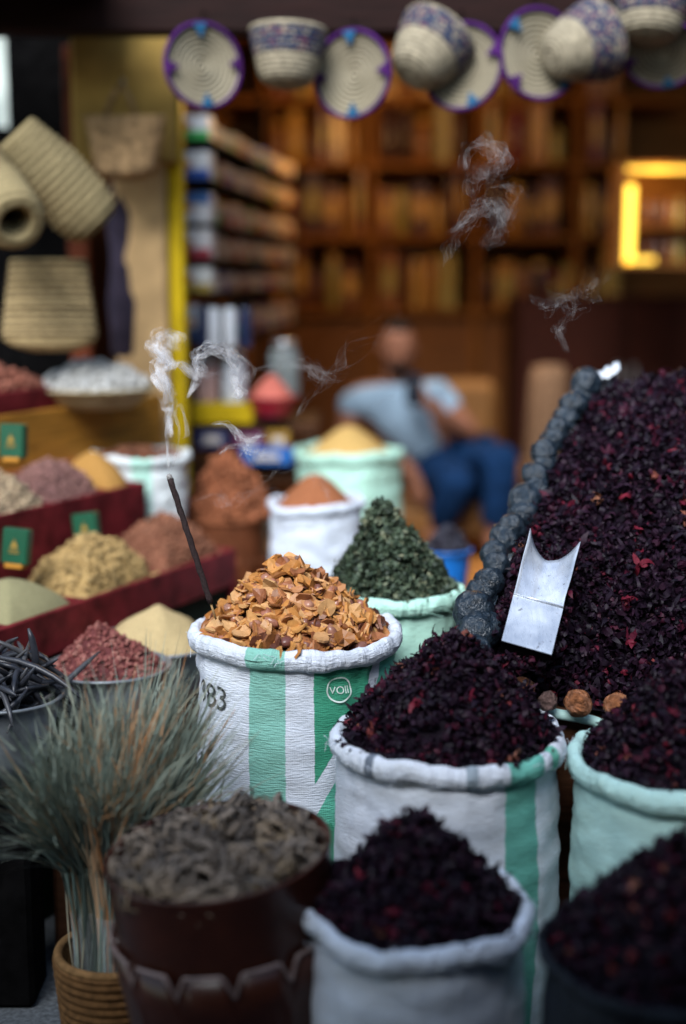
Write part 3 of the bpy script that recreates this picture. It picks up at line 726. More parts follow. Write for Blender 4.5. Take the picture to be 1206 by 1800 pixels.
SM = [  # (points (px, py), depth, strands, half widths, wander)
    ([(297, 830), (294, 790), (293, 750), (296, 725), (288, 712), (290, 690)], 2.80, 6, (.002, .014), .006),
    ([(302, 828), (312, 785), (316, 755), (308, 730), (318, 712), (330, 765), (318, 770)], 2.80, 3, (.002, .008), .006),
    ([(300, 770), (298, 735), (300, 700), (286, 660), (278, 640), (292, 612), (276, 600)], 2.80, 14, (.006, .022), .018),
    ([(300, 720), (305, 690), (285, 655), (300, 645), (318, 640), (345, 660), (385, 658)], 2.80, 6, (.006, .016), .014),
    ([(285, 690), (272, 660), (300, 640), (276, 615), (272, 598), (300, 588), (306, 615)], 2.80, 14, (.006, .020), .020),
    ([(330, 700), (350, 660), (345, 630), (380, 615), (420, 640), (425, 680)], 2.82, 11, (.006, .020), .024),
    ([(400, 625), (408, 650), (420, 690), (415, 700)], 2.83, 6, (.006, .016), .014),
    ([(440, 650), (520, 640), (560, 665), (600, 650)], 2.86, 5, (.003, .010), .022),
    ([(520, 735), (545, 700), (580, 665), (545, 650), (600, 670)], 2.86, 4, (.003, .008), .018),
    ([(370, 745), (400, 748), (430, 775), (450, 770), (460, 765)], 2.82, 5, (.004, .013), .014),
    ([(340, 880), (380, 870), (400, 885), (440, 870), (490, 860)], 2.84, 5, (.003, .010), .018),
    ([(565, 840), (572, 860), (582, 885)], 2.86, 4, (.004, .009), .008),
    ([(385, 800), (420, 780), (445, 800), (480, 790)], 2.84, 4, (.004, .012), .02),
    ([(820, 300), (825, 262), (860, 250), (885, 285), (860, 310), (835, 285)], 2.95, 9, (.006, .018), .026),
    ([(790, 410), (830, 380), (860, 360), (880, 390), (850, 430)], 2.95, 8, (.006, .018), .03),
    ([(860, 330), (900, 330), (905, 360), (890, 400)], 2.95, 4, (.004, .012), .02),
    ([(930, 520), (960, 540), (1000, 520), (1040, 505), (1060, 480)], 2.98, 5, (.004, .014), .03),
    ([(1000, 620), (985, 580), (1010, 540), (960, 520)], 2.98, 4, (.004, .012), .025),
    ([(640, 720), (700, 690), (760, 650)], 2.9, 2, (.003, .008), .02),
    ([(430, 690), (480, 650), (540, 640), (590, 660), (640, 600), (700, 540)], 2.88, 2, (.005, .012), .035),
    ([(780, 470), (800, 420), (830, 350), (850, 300)], 2.94, 3, (.005, .014), .035),
    ([(430, 870), (520, 820), (570, 860)], 2.86, 2, (.003, .008), .03),
]
for pts, Y, ns, (w0, w1), amp in SM:
    P = [at(x, y, Y + .012*math.sin(k*1.7)) for k, (x, y) in enumerate(pts)]
    far = pts[0][0] > 425 or pts[0][1] > 840
    for s in range(ns):
        if far: smoke_strand(mb2, uvs2, P, w0*1.4, w1*1.5, rg, amp*1.3, rg.uniform(.8, 1.8)); smoke_strand(mb2, uvs2, P, w0*.5, w1*.4, rg, amp*1.6, rg.uniform(1.2, 2.4))
        else: smoke_strand(mb, uvs, P, w0, w1, rg, amp, rg.uniform(.8, 1.6)); smoke_strand(mb, uvs, P, w0*.4, w1*.3, rg, amp*1.4, rg.uniform(1.2, 2.4))
o = mb.build('incense_smoke', m_smoke, None, True, uvs); tag(o, 'thin white smoke curling up from the incense stick', 'smoke', kind='stuff')
o = mb2.build('drifting_smoke', m_smoke2, None, True, uvs2); tag(o, 'faint torn smoke wisps drifting right across the shop front', 'smoke', kind='stuff')

# ------------------------------------------------------------------ brown tub of curled dried plants
def tub(name, label, c, r, H, mat, lipmat, tilt=(0, 0), n_sc=13, zb=0.0):
    root = thing(name, label, 'tub', (c.x, c.y, zb))
    Mt = Matrix.Translation(c) @ Euler((tilt[0], tilt[1], 0)).to_matrix().to_4x4()
    MB().lathe([(r*.80, -H), (r*.84, -H+.02), (r*.93, -H*.5), (r*.965, -.145), (r*.97, -.135), (r*.985, -.02), (r, -.004), (r*1.004, .002), (r*.985, .003), (r*.965, -.012), (r*.95, -.10), (r*.9, -.2)], Mt, 72, cap=True).build('wall', mat, root, True)
    # outer skirt with a scalloped upper edge
    V = []; F = []; n = 208; rows = 6
    for k in range(n):
        a = 2*PI*k/n; ph = (a*n_sc/(2*PI)) % 1.0; q = abs(ph-.5)*2
        e = -.128 + (.0 if q < .62 else -.040*((q-.62)/.38)**1.2)
        for j in range(rows+1):
            t = j/rows; z = e + (-H*.93 - e)*t; rr = r*(1.008 - .15*t) + (.004 if j == 0 else 0)
            V.append(Mt @ Vector((rr*math.cos(a), rr*math.sin(a), z)))
        V.append(Mt @ Vector((r*.955*math.cos(a), r*.955*math.sin(a), e-.004)))
    K = rows+2
    for k in range(n):
        a = k*K; b = ((k+1) % n)*K
        for j in range(rows): F.append((a+j, a+j+1, b+j+1, b+j))
        F.append((a+rows+1, a, b, b+rows+1))
    m = MB(); m.add(V, F); sk = m.build('scalloped_skirt', mat, root, True)
    pts = []
    for k in range(n+1):
        a = 2*PI*k/n; ph = (a*n_sc/(2*PI)) % 1.0; q = abs(ph-.5)*2; e = -.128 + (.0 if q < .62 else -.040*((q-.62)/.38)**1.2)
        pts.append(Mt @ Vector((r*1.022*math.cos(a), r*1.022*math.sin(a), e+.002)))
    MB().tube(pts, .0035, 6, False).build('skirt_lip', lipmat, root, True)
    return root, Mt
c = at(383, 1492, 2.27)
m_lip = M_plain('plastic_edge_highlight', (.22, .16, .15), .35, .4, 30, .2)  # pale colour paints the highlight along the skirt lip
troot, Mt = tub('plastic_tub', 'glossy dark brown tub with scalloped skirt holding curled dried plants', c, .192, .60, m_rust, m_lip, (.05, -.10))
hp = Heap(c + Vector((0, .004, -.036)), .165, .05, .8, (-.02, .04), 9, .02)
t = thing('curled_plant_heap', 'heap of grey brown curled dried plants in the dark scalloped tub', 'dried plants', c)
hw = hp.w
hp.w = lambda x, y: hw(x, y) + Vector((0, 0, .10*x + .05*y))
hp.core('heap_core', m_curlcore, t, drop=.012)
pieces(t, 'curled_plant', hp.surf, 120, TP_CURL, m_curl, (.024, .042), 120, .9, (-.1, .6), 91, smooth=True)

# ------------------------------------------------------------------ basket of dry grass bundles
bc = at(205, 1672, 2.53); bz = bc.z
bk = thing('coiled_basket', 'tan coiled straw basket holding the dry grass, bottom left', 'basket', (bc.x, bc.y, 0))
prof = coil([(.085, 0), (.100, bz*.4), (.112, bz*.85), (.116, bz)], .017, .006) + [(.105, bz+.004), (.100, bz-.01), (.09, .03)]
MB().lathe(prof, T(bc.x, bc.y, 0), 56).build('coiled_wall', M_plain('basket_straw', (.13, .065, .025), .75, .4, 60, .5), bk, True)
MB().tube([bc + Vector((.110*math.cos(2*PI*k/40), .110*math.sin(2*PI*k/40), .004)) for k in range(41)], .0085, 8, False).build('rim_coil', M_plain('basket_rim', (.20, .11, .045), .75, .4, 60, .5), bk, True)
g = G('dry_grass'); a = g.n('Attribute', attribute_name='rnd'); nz = g.noise(30, 3)
g.base(g.mix(g.math('MULTIPLY', nz, .5), g.ramp(a.outputs['Fac'], [(0, (.12, .18, .16)), (.45, (.22, .30, .26)), (.7, (.33, .37, .29)), (.86, (.44, .36, .24)), (1, (.62, .24, .07))]), (.10, .12, .10)))
tp = g.n('Attribute', attribute_name='tip'); bl_ = g.b.inputs['Base Color'].links[0].from_socket
g.base(g.mix(g.math('MULTIPLY', g.math('SUBTRACT', tp.outputs['Fac'], .45), 1.3, clamp=True), bl_, g.ramp(a.outputs['Fac'], [(0, (.26, .33, .28)), (.6, (.40, .42, .33)), (.88, (.52, .42, .26)), (1, (.62, .26, .08))])))
g.set(Roughness=.65); m_grass = g.m
g = G('clear_wrap'); g.base((.75, .78, .82)); g.set(Roughness=.12); g.b.inputs['Alpha'].default_value = .16; g.bump(g.noise(60, 3), .8, .004); m_wrap = g.m
def bundle(label, base, fan, count, seed, orange=0.0, ht=1.0):
    """fan: list of tip centres (world) with spread"""
    rg = random.Random(seed); root = thing('grass_bundle', label, 'dry grass', base, 'bundles of dry grass in the coiled basket')
    V = []; F = []; R = []; TI = []
    for i in range(count):
        b0 = base + Vector((rg.gauss(0, .012), rg.gauss(0, .012), rg.uniform(-.24, -.20)))
        c0, sx, sy, sz = fan[rg.randrange(len(fan))]
        tip = c0 + Vector((rg.gauss(0, sx), rg.gauss(0, sy), rg.gauss(0, sz) - abs(rg.gauss(0, sz*.8))))
        neck = base + Vector((rg.gauss(0, .012), rg.gauss(0, .012), .10))
        dirv = (tip-neck); mid = neck + dirv*.5 + Vector((0, 0, .045)) + Vector((rg.gauss(0, .010), rg.gauss(0, .010), rg.gauss(0, .008)))
        ben = Vector((rg.gauss(0, .020), rg.gauss(0, .020), -abs(rg.gauss(0, .010))))
        w = rg.uniform(.0012, .0030) * (1.8 if rg.random() < .05 else 1)
        side = Vector((rg.gauss(0, 1), rg.gauss(0, .5), rg.gauss(0, .2))).normalized()
        n0 = len(V); K = 7
        for k in range(K):
            t = k/(K-1)
            if t < .25: p = b0.lerp(neck, t/.25)
            else:
                q = (t-.25)/.75; p = neck*(1-q)**2 + mid*2*q*(1-q) + (tip+ben*q*q)*q*q
            ww = w*(1.0, 1.1, 1.1, 1, .85, .55, .12)[k]
            V += [p - side*ww, p + side*ww]
        r = min(.84, abs(rg.gauss(.33, .24)))
        if rg.random() < orange: r = rg.uniform(.9, 1)
        for k in range(K-1): F.append((n0+2*k, n0+2*k+1, n0+2*k+3, n0+2*k+2)); R.append(r); TI.append(k/(K-2))
        # a seed head or a split leaf on some
        if rg.random() < .35:
            t0 = rg.uniform(.55, .85); q = (t0-.25)/.75; p = neck*(1-q)**2 + mid*2*q*(1-q) + tip*q*q; dv = (dirv.normalized() + Vector((rg.gauss(0, .45), rg.gauss(0, .3), rg.gauss(0, .3)))).normalized()*rg.uniform(.03, .08); n0 = len(V)
            for k, tt in enumerate((0, .5, 1)):
                V += [p + dv*tt - side*w*(1-tt*.85), p + dv*tt + side*w*(1-tt*.85)]
            F += [(n0, n0+1, n0+3, n0+2), (n0+2, n0+3, n0+5, n0+4)]; R += [r, r]; TI += [.8, 1.0]
    me = bpy.data.meshes.new('grass_blades'); me.from_pydata([v-base for v in V], [], F); fin(me, m_grass, False, R); at_ = me.attributes.new('tip', 'FLOAT', 'FACE'); at_.data.foreach_set('value', TI); o = link('grass_blades', me, root); o['kind'] = 'stuff'
    MB().lathe([(.020, -.10), (.026, -.05), (.027, .03), (.029, .05)], T(base), 20, False, lambda a, z: .12*noise.noise(Vector((math.cos(a)*2, math.sin(a)*2, z*30)))).build('plastic_wrap', m_wrap, root, True)
Yg = 2.45
def fanpt(x, y, Y, sx=.038, sy=.04, sz=.035): return (at(x, y, Y), sx, sy, sz)
bundle('left bundle of grey green dry grass leaning out of the basket', at(150, 1640, 2.52), [fanpt(30, 1320, 2.36), fanpt(90, 1270, 2.40), fanpt(150, 1215, 2.46), fanpt(20, 1400, 2.36), fanpt(110, 1320, 2.44)], 480, 1, .04)
bundle('middle bundle of dry grass with orange seed heads in the basket', at(195, 1650, 2.48), [fanpt(190, 1215, 2.46), fanpt(250, 1190, 2.5), fanpt(175, 1370, 2.37, .018, .02, .02), fanpt(255, 1320, 2.42), fanpt(225, 1355, 2.38, .02, .02, .02)], 520, 2, .30)
bundle('tall right bundle of dry grass standing against the striped sack', at(235, 1650, 2.56), [fanpt(290, 1160, 2.54), fanpt(350, 1205, 2.54), fanpt(400, 1270, 2.53), fanpt(330, 1300, 2.47), fanpt(270, 1270, 2.52), fanpt(410, 1370, 2.5)], 600, 3, .07)

# ------------------------------------------------------------------ bowls at the left: dark pods, red flakes, pale grains
def bowl(name, label, c, r, depth, mat, cat='bowl', lipw=.008, group=None, zb=None):
    root = thing(name, label, cat, (c.x, c.y, c.z-depth), group)
    MB().lathe([(r*.62, -depth), (r*.8, -depth*.7), (r*.95, -depth*.2), (r*1.0, -.004), (r*1.05, 0), (r*1.05, .005), (r*.98, .003), (r*.9, -depth*.3), (r*.6, -depth*.85)], T(c), 60).build('bowl_wall', mat, root, True)
    MB().tube([c + Vector((r*1.05*math.cos(2*PI*k/48), r*1.05*math.sin(2*PI*k/48), .003)) for k in range(49)], lipw*.5, 8, False).build('rolled_lip', mat, root, True)
    return root
def plinth(name, label, c, size, mat, cat='stand', rz=0):
    mb = MB(); mb.box(c, size, rz, .01); return tag(mb.build(name, mat), label, cat)
c1 = at(5, 1225, 2.86)
bowl('metal_basin', 'grey metal basin of black pods at the left edge', c1, .118, .17, m_greymetal)
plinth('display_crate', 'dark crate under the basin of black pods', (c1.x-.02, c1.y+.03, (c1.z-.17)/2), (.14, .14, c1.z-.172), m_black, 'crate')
t = thing('pod_heap', 'tangle of long blackish dried pods in the grey basin', 'dried pods', c1)
rg = random.Random(9); m_pod = M_pieces('dark_pods', [(0, (.020, .022, .030)), (.6, (.04, .043, .055)), (1, (.075, .075, .08))], .4, .4, 60, .5)
for i in range(95):
    a = rg.uniform(0, PI); q = c1 + Vector((rg.gauss(0, .04), rg.gauss(0, .045), rg.uniform(-.02, .055))); ln = rg.uniform(.06, .12); v = Vector((math.cos(a), math.sin(a), rg.gauss(0, .45))); cu = Vector((rg.gauss(0, 1), rg.gauss(0, 1), rg.gauss(.3, 1)))*.015
    m = MB(); m.tube([q + v*ln*s + cu*(1-s*s) for s in np.linspace(-1, 1, 7)], [.002, .0055, .0065, .007, .0065, .0055, .002], 6); m.build('dried_pod', m_pod, t, True)
m = MB(); q = at(62, 1150, 2.86); m.tube([q + Vector((.0, 0, -.06)), q, q + Vector((-.006, 0, .035)), q+Vector((-.012, 0, .055))], [.007, .008, .007, .003], 8); m.build('dried_pod', m_pod, t, True)
c2 = at(190, 1172, 3.12)
bowl('metal_basin', 'dark metal basin of red flakes in front of the spice stall', c2, .135, .15, m_greymetal)
plinth('display_crate', 'dark crate under the basin of red flakes', (c2.x, c2.y, (c2.z-.15)/2), (.24, .22, c2.z-.152), m_darkwood, 'crate')
hp = Heap(c2+Vector((0, 0, -.01)), .128, .105, .95, (-.02, 0), 20, .01); t = thing('flake_heap', 'heap of dusty red dried flakes in the dark basin', 'red flakes', c2); hp.core('heap_core', M_plain('flake_dark', (.10, .03, .03), .9), t)
m_flake = M_pieces('red_flakes', [(0, (.16, .045, .04)), (.5, (.26, .08, .07)), (1, (.34, .15, .12))], .7)
pieces(t, 'red_flake', hp.surf, 900, TP_PEB, m_flake, (.004, .009), 0, .8, (-.2, .8), 101, stuff_name='red_flakes')
c3 = at(275, 1128, 3.38)
bowl('metal_basin', 'grey rimmed basin of pale yellow grains behind the red flakes', c3, .155, .14, m_steel)
plinth('display_crate', 'dark crate under the basin of pale grains', (c3.x, c3.y, (c3.z-.14)/2), (.27, .25, c3.z-.142), m_darkwood, 'crate')
hp = Heap(c3+Vector((0, 0, -.008)), .147, .10, .8, (.005, 0), 21, .006); t = thing('grain_heap', 'smooth cone of pale yellow grains in the grey rimmed basin', 'grains', c3); hp.core('grain_surface', M_plain('pale_grains', (.46, .35, .18), .9, .3, 320, .8, dist=.003), t)

# ------------------------------------------------------------------ stepped spice stall at the left
SO, SU, SV = Vector((-.75, 3.14, 0)), Vector((.431, .902, 0)), Vector((-.902, .431, 0)); SRZ = math.atan2(SU.y, SU.x)
def S(u, v, z): return SO + SU*u + SV*v + Vector((0, 0, z))
st = thing('stepped_stall', 'stepped spice stall of red and ochre boards along the left side', 'stall', S(.3, .4, 0))
m_base = M_plain('stall_cloth', (.010, .018, .013), .9, .4, 12, .3)
def sb(u0, u1, v0, v1, z0, z1): return S((u0+u1)/2, (v0+v1)/2, (z0+z1)/2), (u1-u0, v1-v0, z1-z0), SRZ
m = MB(); m.box(*sb(-.5, 1.02, .02, .78, 0, .68)); m.build('stall_base', m_base, st)
m = MB(); m.box(*sb(1.022, 1.27, .22, .78, 0, .685)); m.build('end_block', m_wood, st)
for (nm, u0, u1, v0, v1, z0, z1, mt) in (
    ('front_board', -.5, 1.0, -.004, .012, .66, .765, m_red), ('tray_floor', -.5, 1.0, .012, .25, .68, .69, m_wood),
    ('end_board', 1.0, 1.014, -.004, .78, .60, .765, m_red), ('divider', .30, .312, .012, .25, .69, .76, m_red), ('divider', .66, .672, .012, .25, .69, .76, m_red), ('divider', .0, .012, .012, .25, .69, .76, m_red),
    ('riser_board', -.5, .934, .25, .262, .68, .955, m_red), ('tray_floor', -.5, .92, .262, .50, .87, .88, m_wood), ('divider', .52, .532, .262, .50, .88, .95, m_red), ('divider', .78, .792, .262, .50, .88, .95, m_red), ('divider', .25, .262, .262, .50, .88, .95, m_red),
    ('end_board', .92, .934, .262, .52, .80, .955, m_red),
    ('riser_board', -.5, 1.42, .50, .514, .68, 1.165, m_wood), ('shelf_board', -.5, 1.42, .514, .95, 1.13, 1.145, m_wood), ('ledge_board', -.5, .93, .478, .499, .985, 1.01, M_wood('ledge_wood', (.30, .10, .03)))):
    m = MB(); m.box(*sb(u0, u1, v0, v1, z0, z1), ch=.003); m.build(nm, mt, st)
def tray_heap(name, label, cat, u0, u1, v0, v1, z, H, mat, seed, pc=None, p=.62, amp=.010):
    c = S((u0+u1)/2, (v0+v1)/2, z); t = thing(name, label, cat, c); hp = Heap(c, 1, H, p, (0, 0), seed, amp, .3, sq=((u1-u0)/2, (v1-v0)/2)); hp.rot = SRZ
    hp.core('heap_surface', mat, t)
    if pc: pieces(t, pc[0], hp.surf, pc[1], pc[2], pc[3], pc[4], 0, .7, (-.2, .7), seed, stuff_name=pc[0])
    return t
def pm(name, c, k=.4): return M_pieces(name, [(0, sh(c, 1-k)), (.5, c), (1, sh(c, 1+k))], .75)
tray_heap('powder_heap', 'sage green powder heap in the nearest tray of the stall', 'spice powder', .014, .298, .02, .245, .745, .085, M_plain('sage_powder', (.26, .24, .13), .95, .2, 300, .5), 30, p=.7, amp=.002)
tray_heap('seed_heap', 'tan speckled seed heap in the middle tray of the front row', 'seeds', .314, .656, .02, .245, .752, .125, M_plain('tan_seed', (.30, .20, .08), .9), 31, ('seed_pieces', 800, TP_PEB, pm('tan_seeds', (.40, .27, .11), .5), (.005, .011)))
tray_heap('bark_heap', 'brown bark chunk heap in the far tray of the front row', 'bark', .674, .995, .02, .245, .752, .125, M_plain('bark_chunk', (.15, .06, .035), .9), 32, ('bark_pieces', 600, TP_PEB, pm('bark_chunks', (.25, .105, .06), .45), (.005, .011)))
tray_heap('pebble_heap', 'pale beige rounded seed heap in the second row at the left edge', 'seeds', .264, .518, .266, .495, .93, .12, M_plain('beige_seed', (.30, .22, .14), .9), 33, ('seed_pieces', 700, TP_PEB, pm('beige_seeds', (.48, .37, .24), .35), (.004, .009)))
tray_heap('petal_heap', 'dusty mauve petal heap in the second row of the stall', 'petals', .534, .778, .266, .495, .93, .11, M_plain('mauve_petal', (.18, .09, .08), .9), 34, ('petal_pieces', 600, TP_PEB, pm('mauve_petals', (.27, .14, .12), .4), (.005, .010)))
tray_heap('powder_heap', 'smooth ochre turmeric coloured powder heap in the second row', 'spice powder', .794, .918, .266, .495, .925, .12, M_plain('ochre_powder', (.34, .18, .05), .95, .2, 200, .4), 35, amp=.003)
rt = thing('red_tray', 'small red wooden tray of red brown chunks on the top board', 'tray', S(.42, .60, 1.146))
for (u0, u1, v0, v1, z0, z1) in ((.20, 1.0, .53, .542, 1.146, 1.225), (.20, 1.0, .70, .712, 1.146, 1.225), (.988, 1.0, .542, .70, 1.146, 1.225), (.20, .988, .542, .70, 1.146, 1.155)):
    m = MB(); m.box(*sb(u0, u1, v0, v1, z0, z1), ch=.003); m.build('tray_board', m_red, rt)
tray_heap('root_heap', 'red brown root chunk heap in the small red tray at left edge', 'dried roots', .22, .985, .545, .698, 1.19, .11, M_plain('root_chunk', (.20, .07, .045), .9), 36, ('root_pieces', 420, TP_PEB, pm('root_chunks', (.32, .12, .08), .4), (.008, .016)))
cw = at(168, 684, 4.28)
bowl('cream_bowl', 'wide cream bowl of white gum lumps on top of the stall', cw, .170, .055, M_plain('cream_enamel', (.42, .34, .20), .5, .15))
hp = Heap(cw+Vector((0, 0, -.005)), .163, .085, .6, (0, 0), 37, .014); t = thing('gum_heap', 'heap of whitish gum lumps in the wide cream bowl', 'gum lumps', cw); hp.core('heap_core', M_plain('gum_core', (.36, .35, .32), .8), t)
pieces(t, 'gum_lumps', hp.surf, 420, TP_PEB, M_pieces('gum', [(0, (.42, .41, .38)), (1, (.62, .62, .60))], .5), (.008, .017), 0, .8, (0, .7), 38, stuff_name='gum_lumps')
# green packets standing among the heaps
g = G('green_packet'); tc = g.n('TexCoord'); sp = g.n('SeparateXYZ'); g.l(tc.outputs['Object'], sp.inputs[0])
m_gpk = M_plain('green_card', (.004, .065, .030), .45, .15, 12, .05); m_gold = M_plain('gold_print', (.26, .17, .04), .5, .2, 40, .05)
for i, (lab, x, y, Y, w, h, ry) in enumerate((('green packet with gold emblem standing at left edge of the lower heaps', 30, 960, 3.42, 50, 64, .06), ('tilted green packet with gold emblem between the seed and bark heaps', 153, 930, 3.74, 46, 58, -.16), ('green packet with gold emblem in front of the ochre board', 24, 775, 3.62, 46, 60, .0))):
    k = Y/2500; c = at(x, y, Y); root = thing('green_packet', lab, 'packet', c - Vector((0, 0, h*k/2)), 'green packets on the stall')
    R = Euler((-.12, ry, -.25)).to_matrix()
    m = MB(); m.box(c, (w*k, .03, h*k), M=R, ch=.003); m.build('box', m_gpk, root)
    f = c + R @ Vector((0, -.0165, 0)); m = MB()
    E_ = [(-.16, -.05), (.16, -.05), (.10, .10), (.04, .12), (0, .24), (-.04, .12), (-.10, .10)]
    m.add([f + R @ Vector((a*w*k*.9, 0, b*h*k)) for a, b in E_], [tuple(range(7))])
    for bb in (-.13, -.19): 
        m.add([f + R @ Vector((a*w*k, 0, b*h*k)) for a, b in ((-.2, bb), (.2, bb), (.2, bb+.03), (-.2, bb+.03))], [(0, 1, 2, 3)])
    m.build('gold_emblem', m_gold, root)
    m = MB(); m.box(f + R @ Vector((0, .0165, -h*k*.55)), (w*k*.7, .03, h*k*.14), M=R, ch=.002); m.build('card_foot', m_wood, root)
# ------------------------------------------------------------------ straw baskets at the left
def straw_roll(name, label, p0, p1, r0, r1, mat, group=None, mouth=False):
    ax = p0-p1; L = ax.length; root = thing(name, label, 'basket', p1, group)
    g = G('roll_straw'); dt = g.n('VectorMath', operation='DOT_PRODUCT'); g.l(g.n('TexCoord').outputs['Object'], dt.inputs[0]); dt.inputs[1].default_value = ax.normalized(); nz = g.noise(50, 4)
    wv = g.math('SINE', g.math('ADD', g.math('MULTIPLY', dt.outputs['Value'], 2*PI/.021), g.math('MULTIPLY', nz, 3.0)))
    g.base(g.mix(g.math('MULTIPLY', nz, .55), g.ramp(g.math('ADD', g.math('MULTIPLY', wv, .5), .5), [(.0, (.08, .06, .03)), (.5, (.29, .23, .12))]), (.19, .15, .075))); g.bump(g.math('ADD', wv, nz), .5, .004); g.set(Roughness=.85); g.b.inputs['Specular IOR Level'].default_value = .1; mat = g.m
    if mouth: prof = [(r1*.30, L*.5), (r1*.34, .10), (r1*.42, .02)] + coil([(r1*.50, .004), (r1*.80, .0), (r1*.97, r1*.16), (r1, r1*.5), (r1*.98, L*.5), (r0, L)], .022, .006)
    else: prof = coil([(.004, .012), (r1*.45, .006), (r1*.72, r1*.10), (r1*.90, r1*.32), (r1, r1*.85), (r1*.98, L*.6), (r0, L)], .022, .006) + [(r0*.9, L), (r0*.88, L*.6)]
    MB().lathe(prof, basis(p1, ax), 60, True, lambda a, z: .05*noise.noise(Vector((math.cos(a)*1.3, math.sin(a)*1.3, z*9))) + .02*noise.noise(Vector((math.cos(a)*5, math.sin(a)*5, z*60)))).build('woven_wall', mat, root, True)
    return root
straw_roll('straw_basket', 'long pale straw basket lying slanted above the stall', at(22, 238, 4.02), at(176, 398, 4.10), .072, .092, m_straw2)
straw_roll('straw_basket', 'straw roll with dark open end at the left edge beside the long basket', at(-60, 265, 4.05), at(30, 392, 3.72), .078, .080, m_straw2, mouth=True)
def straw_bag(name, label, px, py, Y, wt, wb, h, depth, mat, bandmat=None, bands=0, tilt=0.0, handle=None):
    k = Y/2500; c = at(px, py, Y); root = thing(name, label, 'straw bag', c - Vector((0, 0, h*k)))
    n = 48; rows = max(18, int(h*k/.004)); R = Euler((tilt, 0, 0)).to_matrix(); V = []; F = []; V2 = []; F2 = []
    for j in range(rows+1):
        t = j/rows; w = (wt+(wb-wt)*t)*k/2; z = -h*k*t; e = 1.0 if t < .8 else math.sqrt(max(.0, 1-((t-.8)/.2)**2*.92)); rg_ = .004*abs(math.sin(PI*t*h*k/.016))
        for i in range(n):
            a = 2*PI*i/n; cx = math.copysign(abs(math.cos(a))**.8, math.cos(a)); V.append(c + R @ Vector(((w+rg_)*e*cx, (depth*(.35+.65*t)+rg_)*e*math.sin(a), z)))
    for j in range(rows):
        for i in range(n): a = j*n+i; b = j*n+(i+1) % n; F.append((a, b, b+n, a+n))
    F.append(tuple(rows*n+i for i in range(n)))
    m = MB(); m.add(V, F); m.build('woven_body', mat, root, True)
    if bands:
        for q in range(bands):
            t = (q+.6)/bands*.86; j = int(t*rows); ring = [V[j*n+i] for i in range(n)]; ctr = sum(ring, Vector())/n
            MB().tube([ctr + (p-ctr)*1.012 for p in ring] + [ctr + (ring[0]-ctr)*1.012], .0042, 5, False).build('dark_stripe', bandmat, root)
    if handle:
        for sg in (-1, 1):
            y = sg*.02; pts = [c + Vector((x*k, y, z*k)) for x, z in handle]
            MB().tube(pts, .006, 6).build('handle', mat, root, True)
    return root
straw_bag('straw_bag', 'tan straw bag hanging by its handles on the tan pillar', 220, 203, 4.52, 138, 96, 108, .10, M_plain('bag_straw', (.30, .19, .095), .85, .6, 45, .9), tilt=.08, handle=[(-32, 0), (-20, 30), (-4, 54), (8, 30), (18, 0)])
straw_bag('straw_bag', 'wide flat straw bag with thin dark woven stripes above the stall', 85, 455, 4.15, 130, 172, 160, .05, M_plain('flat_straw', (.40, .30, .15), .85, .35, 70, .6), M_plain('stripe_straw', (.12, .08, .045), .85), 11, tilt=-.08)
m = MB(); m.tube([at(216, 140, 4.60), at(216, 148, 4.52)], .006, 6); tag(m.build('wall_hook', m_greymetal), 'small metal hook on the tan wall holding the straw bag', 'hook')
# dark dates of string and bags behind the stall
kk = thing('hanging_cloth', 'dark purple cloth bundle hanging left of the tan pillar', 'cloth', at(222, 640, 4.75))
MB().lathe([(.02, .0), (.05, .04), (.055, .2), (.045, .34), (.05, .48), (.03, .62), (.008, .70)], T(at(222, 640, 4.75)), 24, True, lambda a, z: .25*noise.noise(Vector((math.cos(a)*2.5, math.sin(a)*2.5, z*9)))).build('cloth_folds', M_plain('dark_cloth', (.035, .028, .045), .9, .5, 14, .4), kk, True)

# ------------------------------------------------------------------ straw plates and bowls hanging from the beam
YP = 4.15; KP = YP/2500
g = G('patterned_weave'); vr = g.n('TexVoronoi'); g.l(g.n('TexCoord').outputs['Object'], vr.inputs[0]); vr.inputs['Scale'].default_value = 120; sp = g.n('SeparateColor'); g.l(vr.outputs['Color'], sp.inputs[0])
g.base(g.ramp(sp.outputs[0], [(0, (.025, .028, .06)), (.35, (.12, .03, .055)), (.5, (.24, .20, .15)), (.7, (.02, .035, .07))], 'CONSTANT')); g.set(Roughness=.85); m_pat = g.m
g = G('coil_rope'); tc = g.n('TexCoord'); ln = g.n('VectorMath', operation='LENGTH'); g.l(tc.outputs['Object'], ln.inputs[0]); w_ = g.math('SINE', g.math('MULTIPLY', ln.outputs['Value'], 2*PI/.0132)); nz = g.noise(70, 4)
g.base(g.mix(g.math('MULTIPLY', nz, .5), g.ramp(g.math('ADD', g.math('MULTIPLY', w_, .5), .5), [(.05, (.10, .08, .05)), (.45, (.33, .29, .20))]), (.19, .16, .11))); g.bump(nz, .4, .004); g.set(Roughness=.8); m_rope = g.m
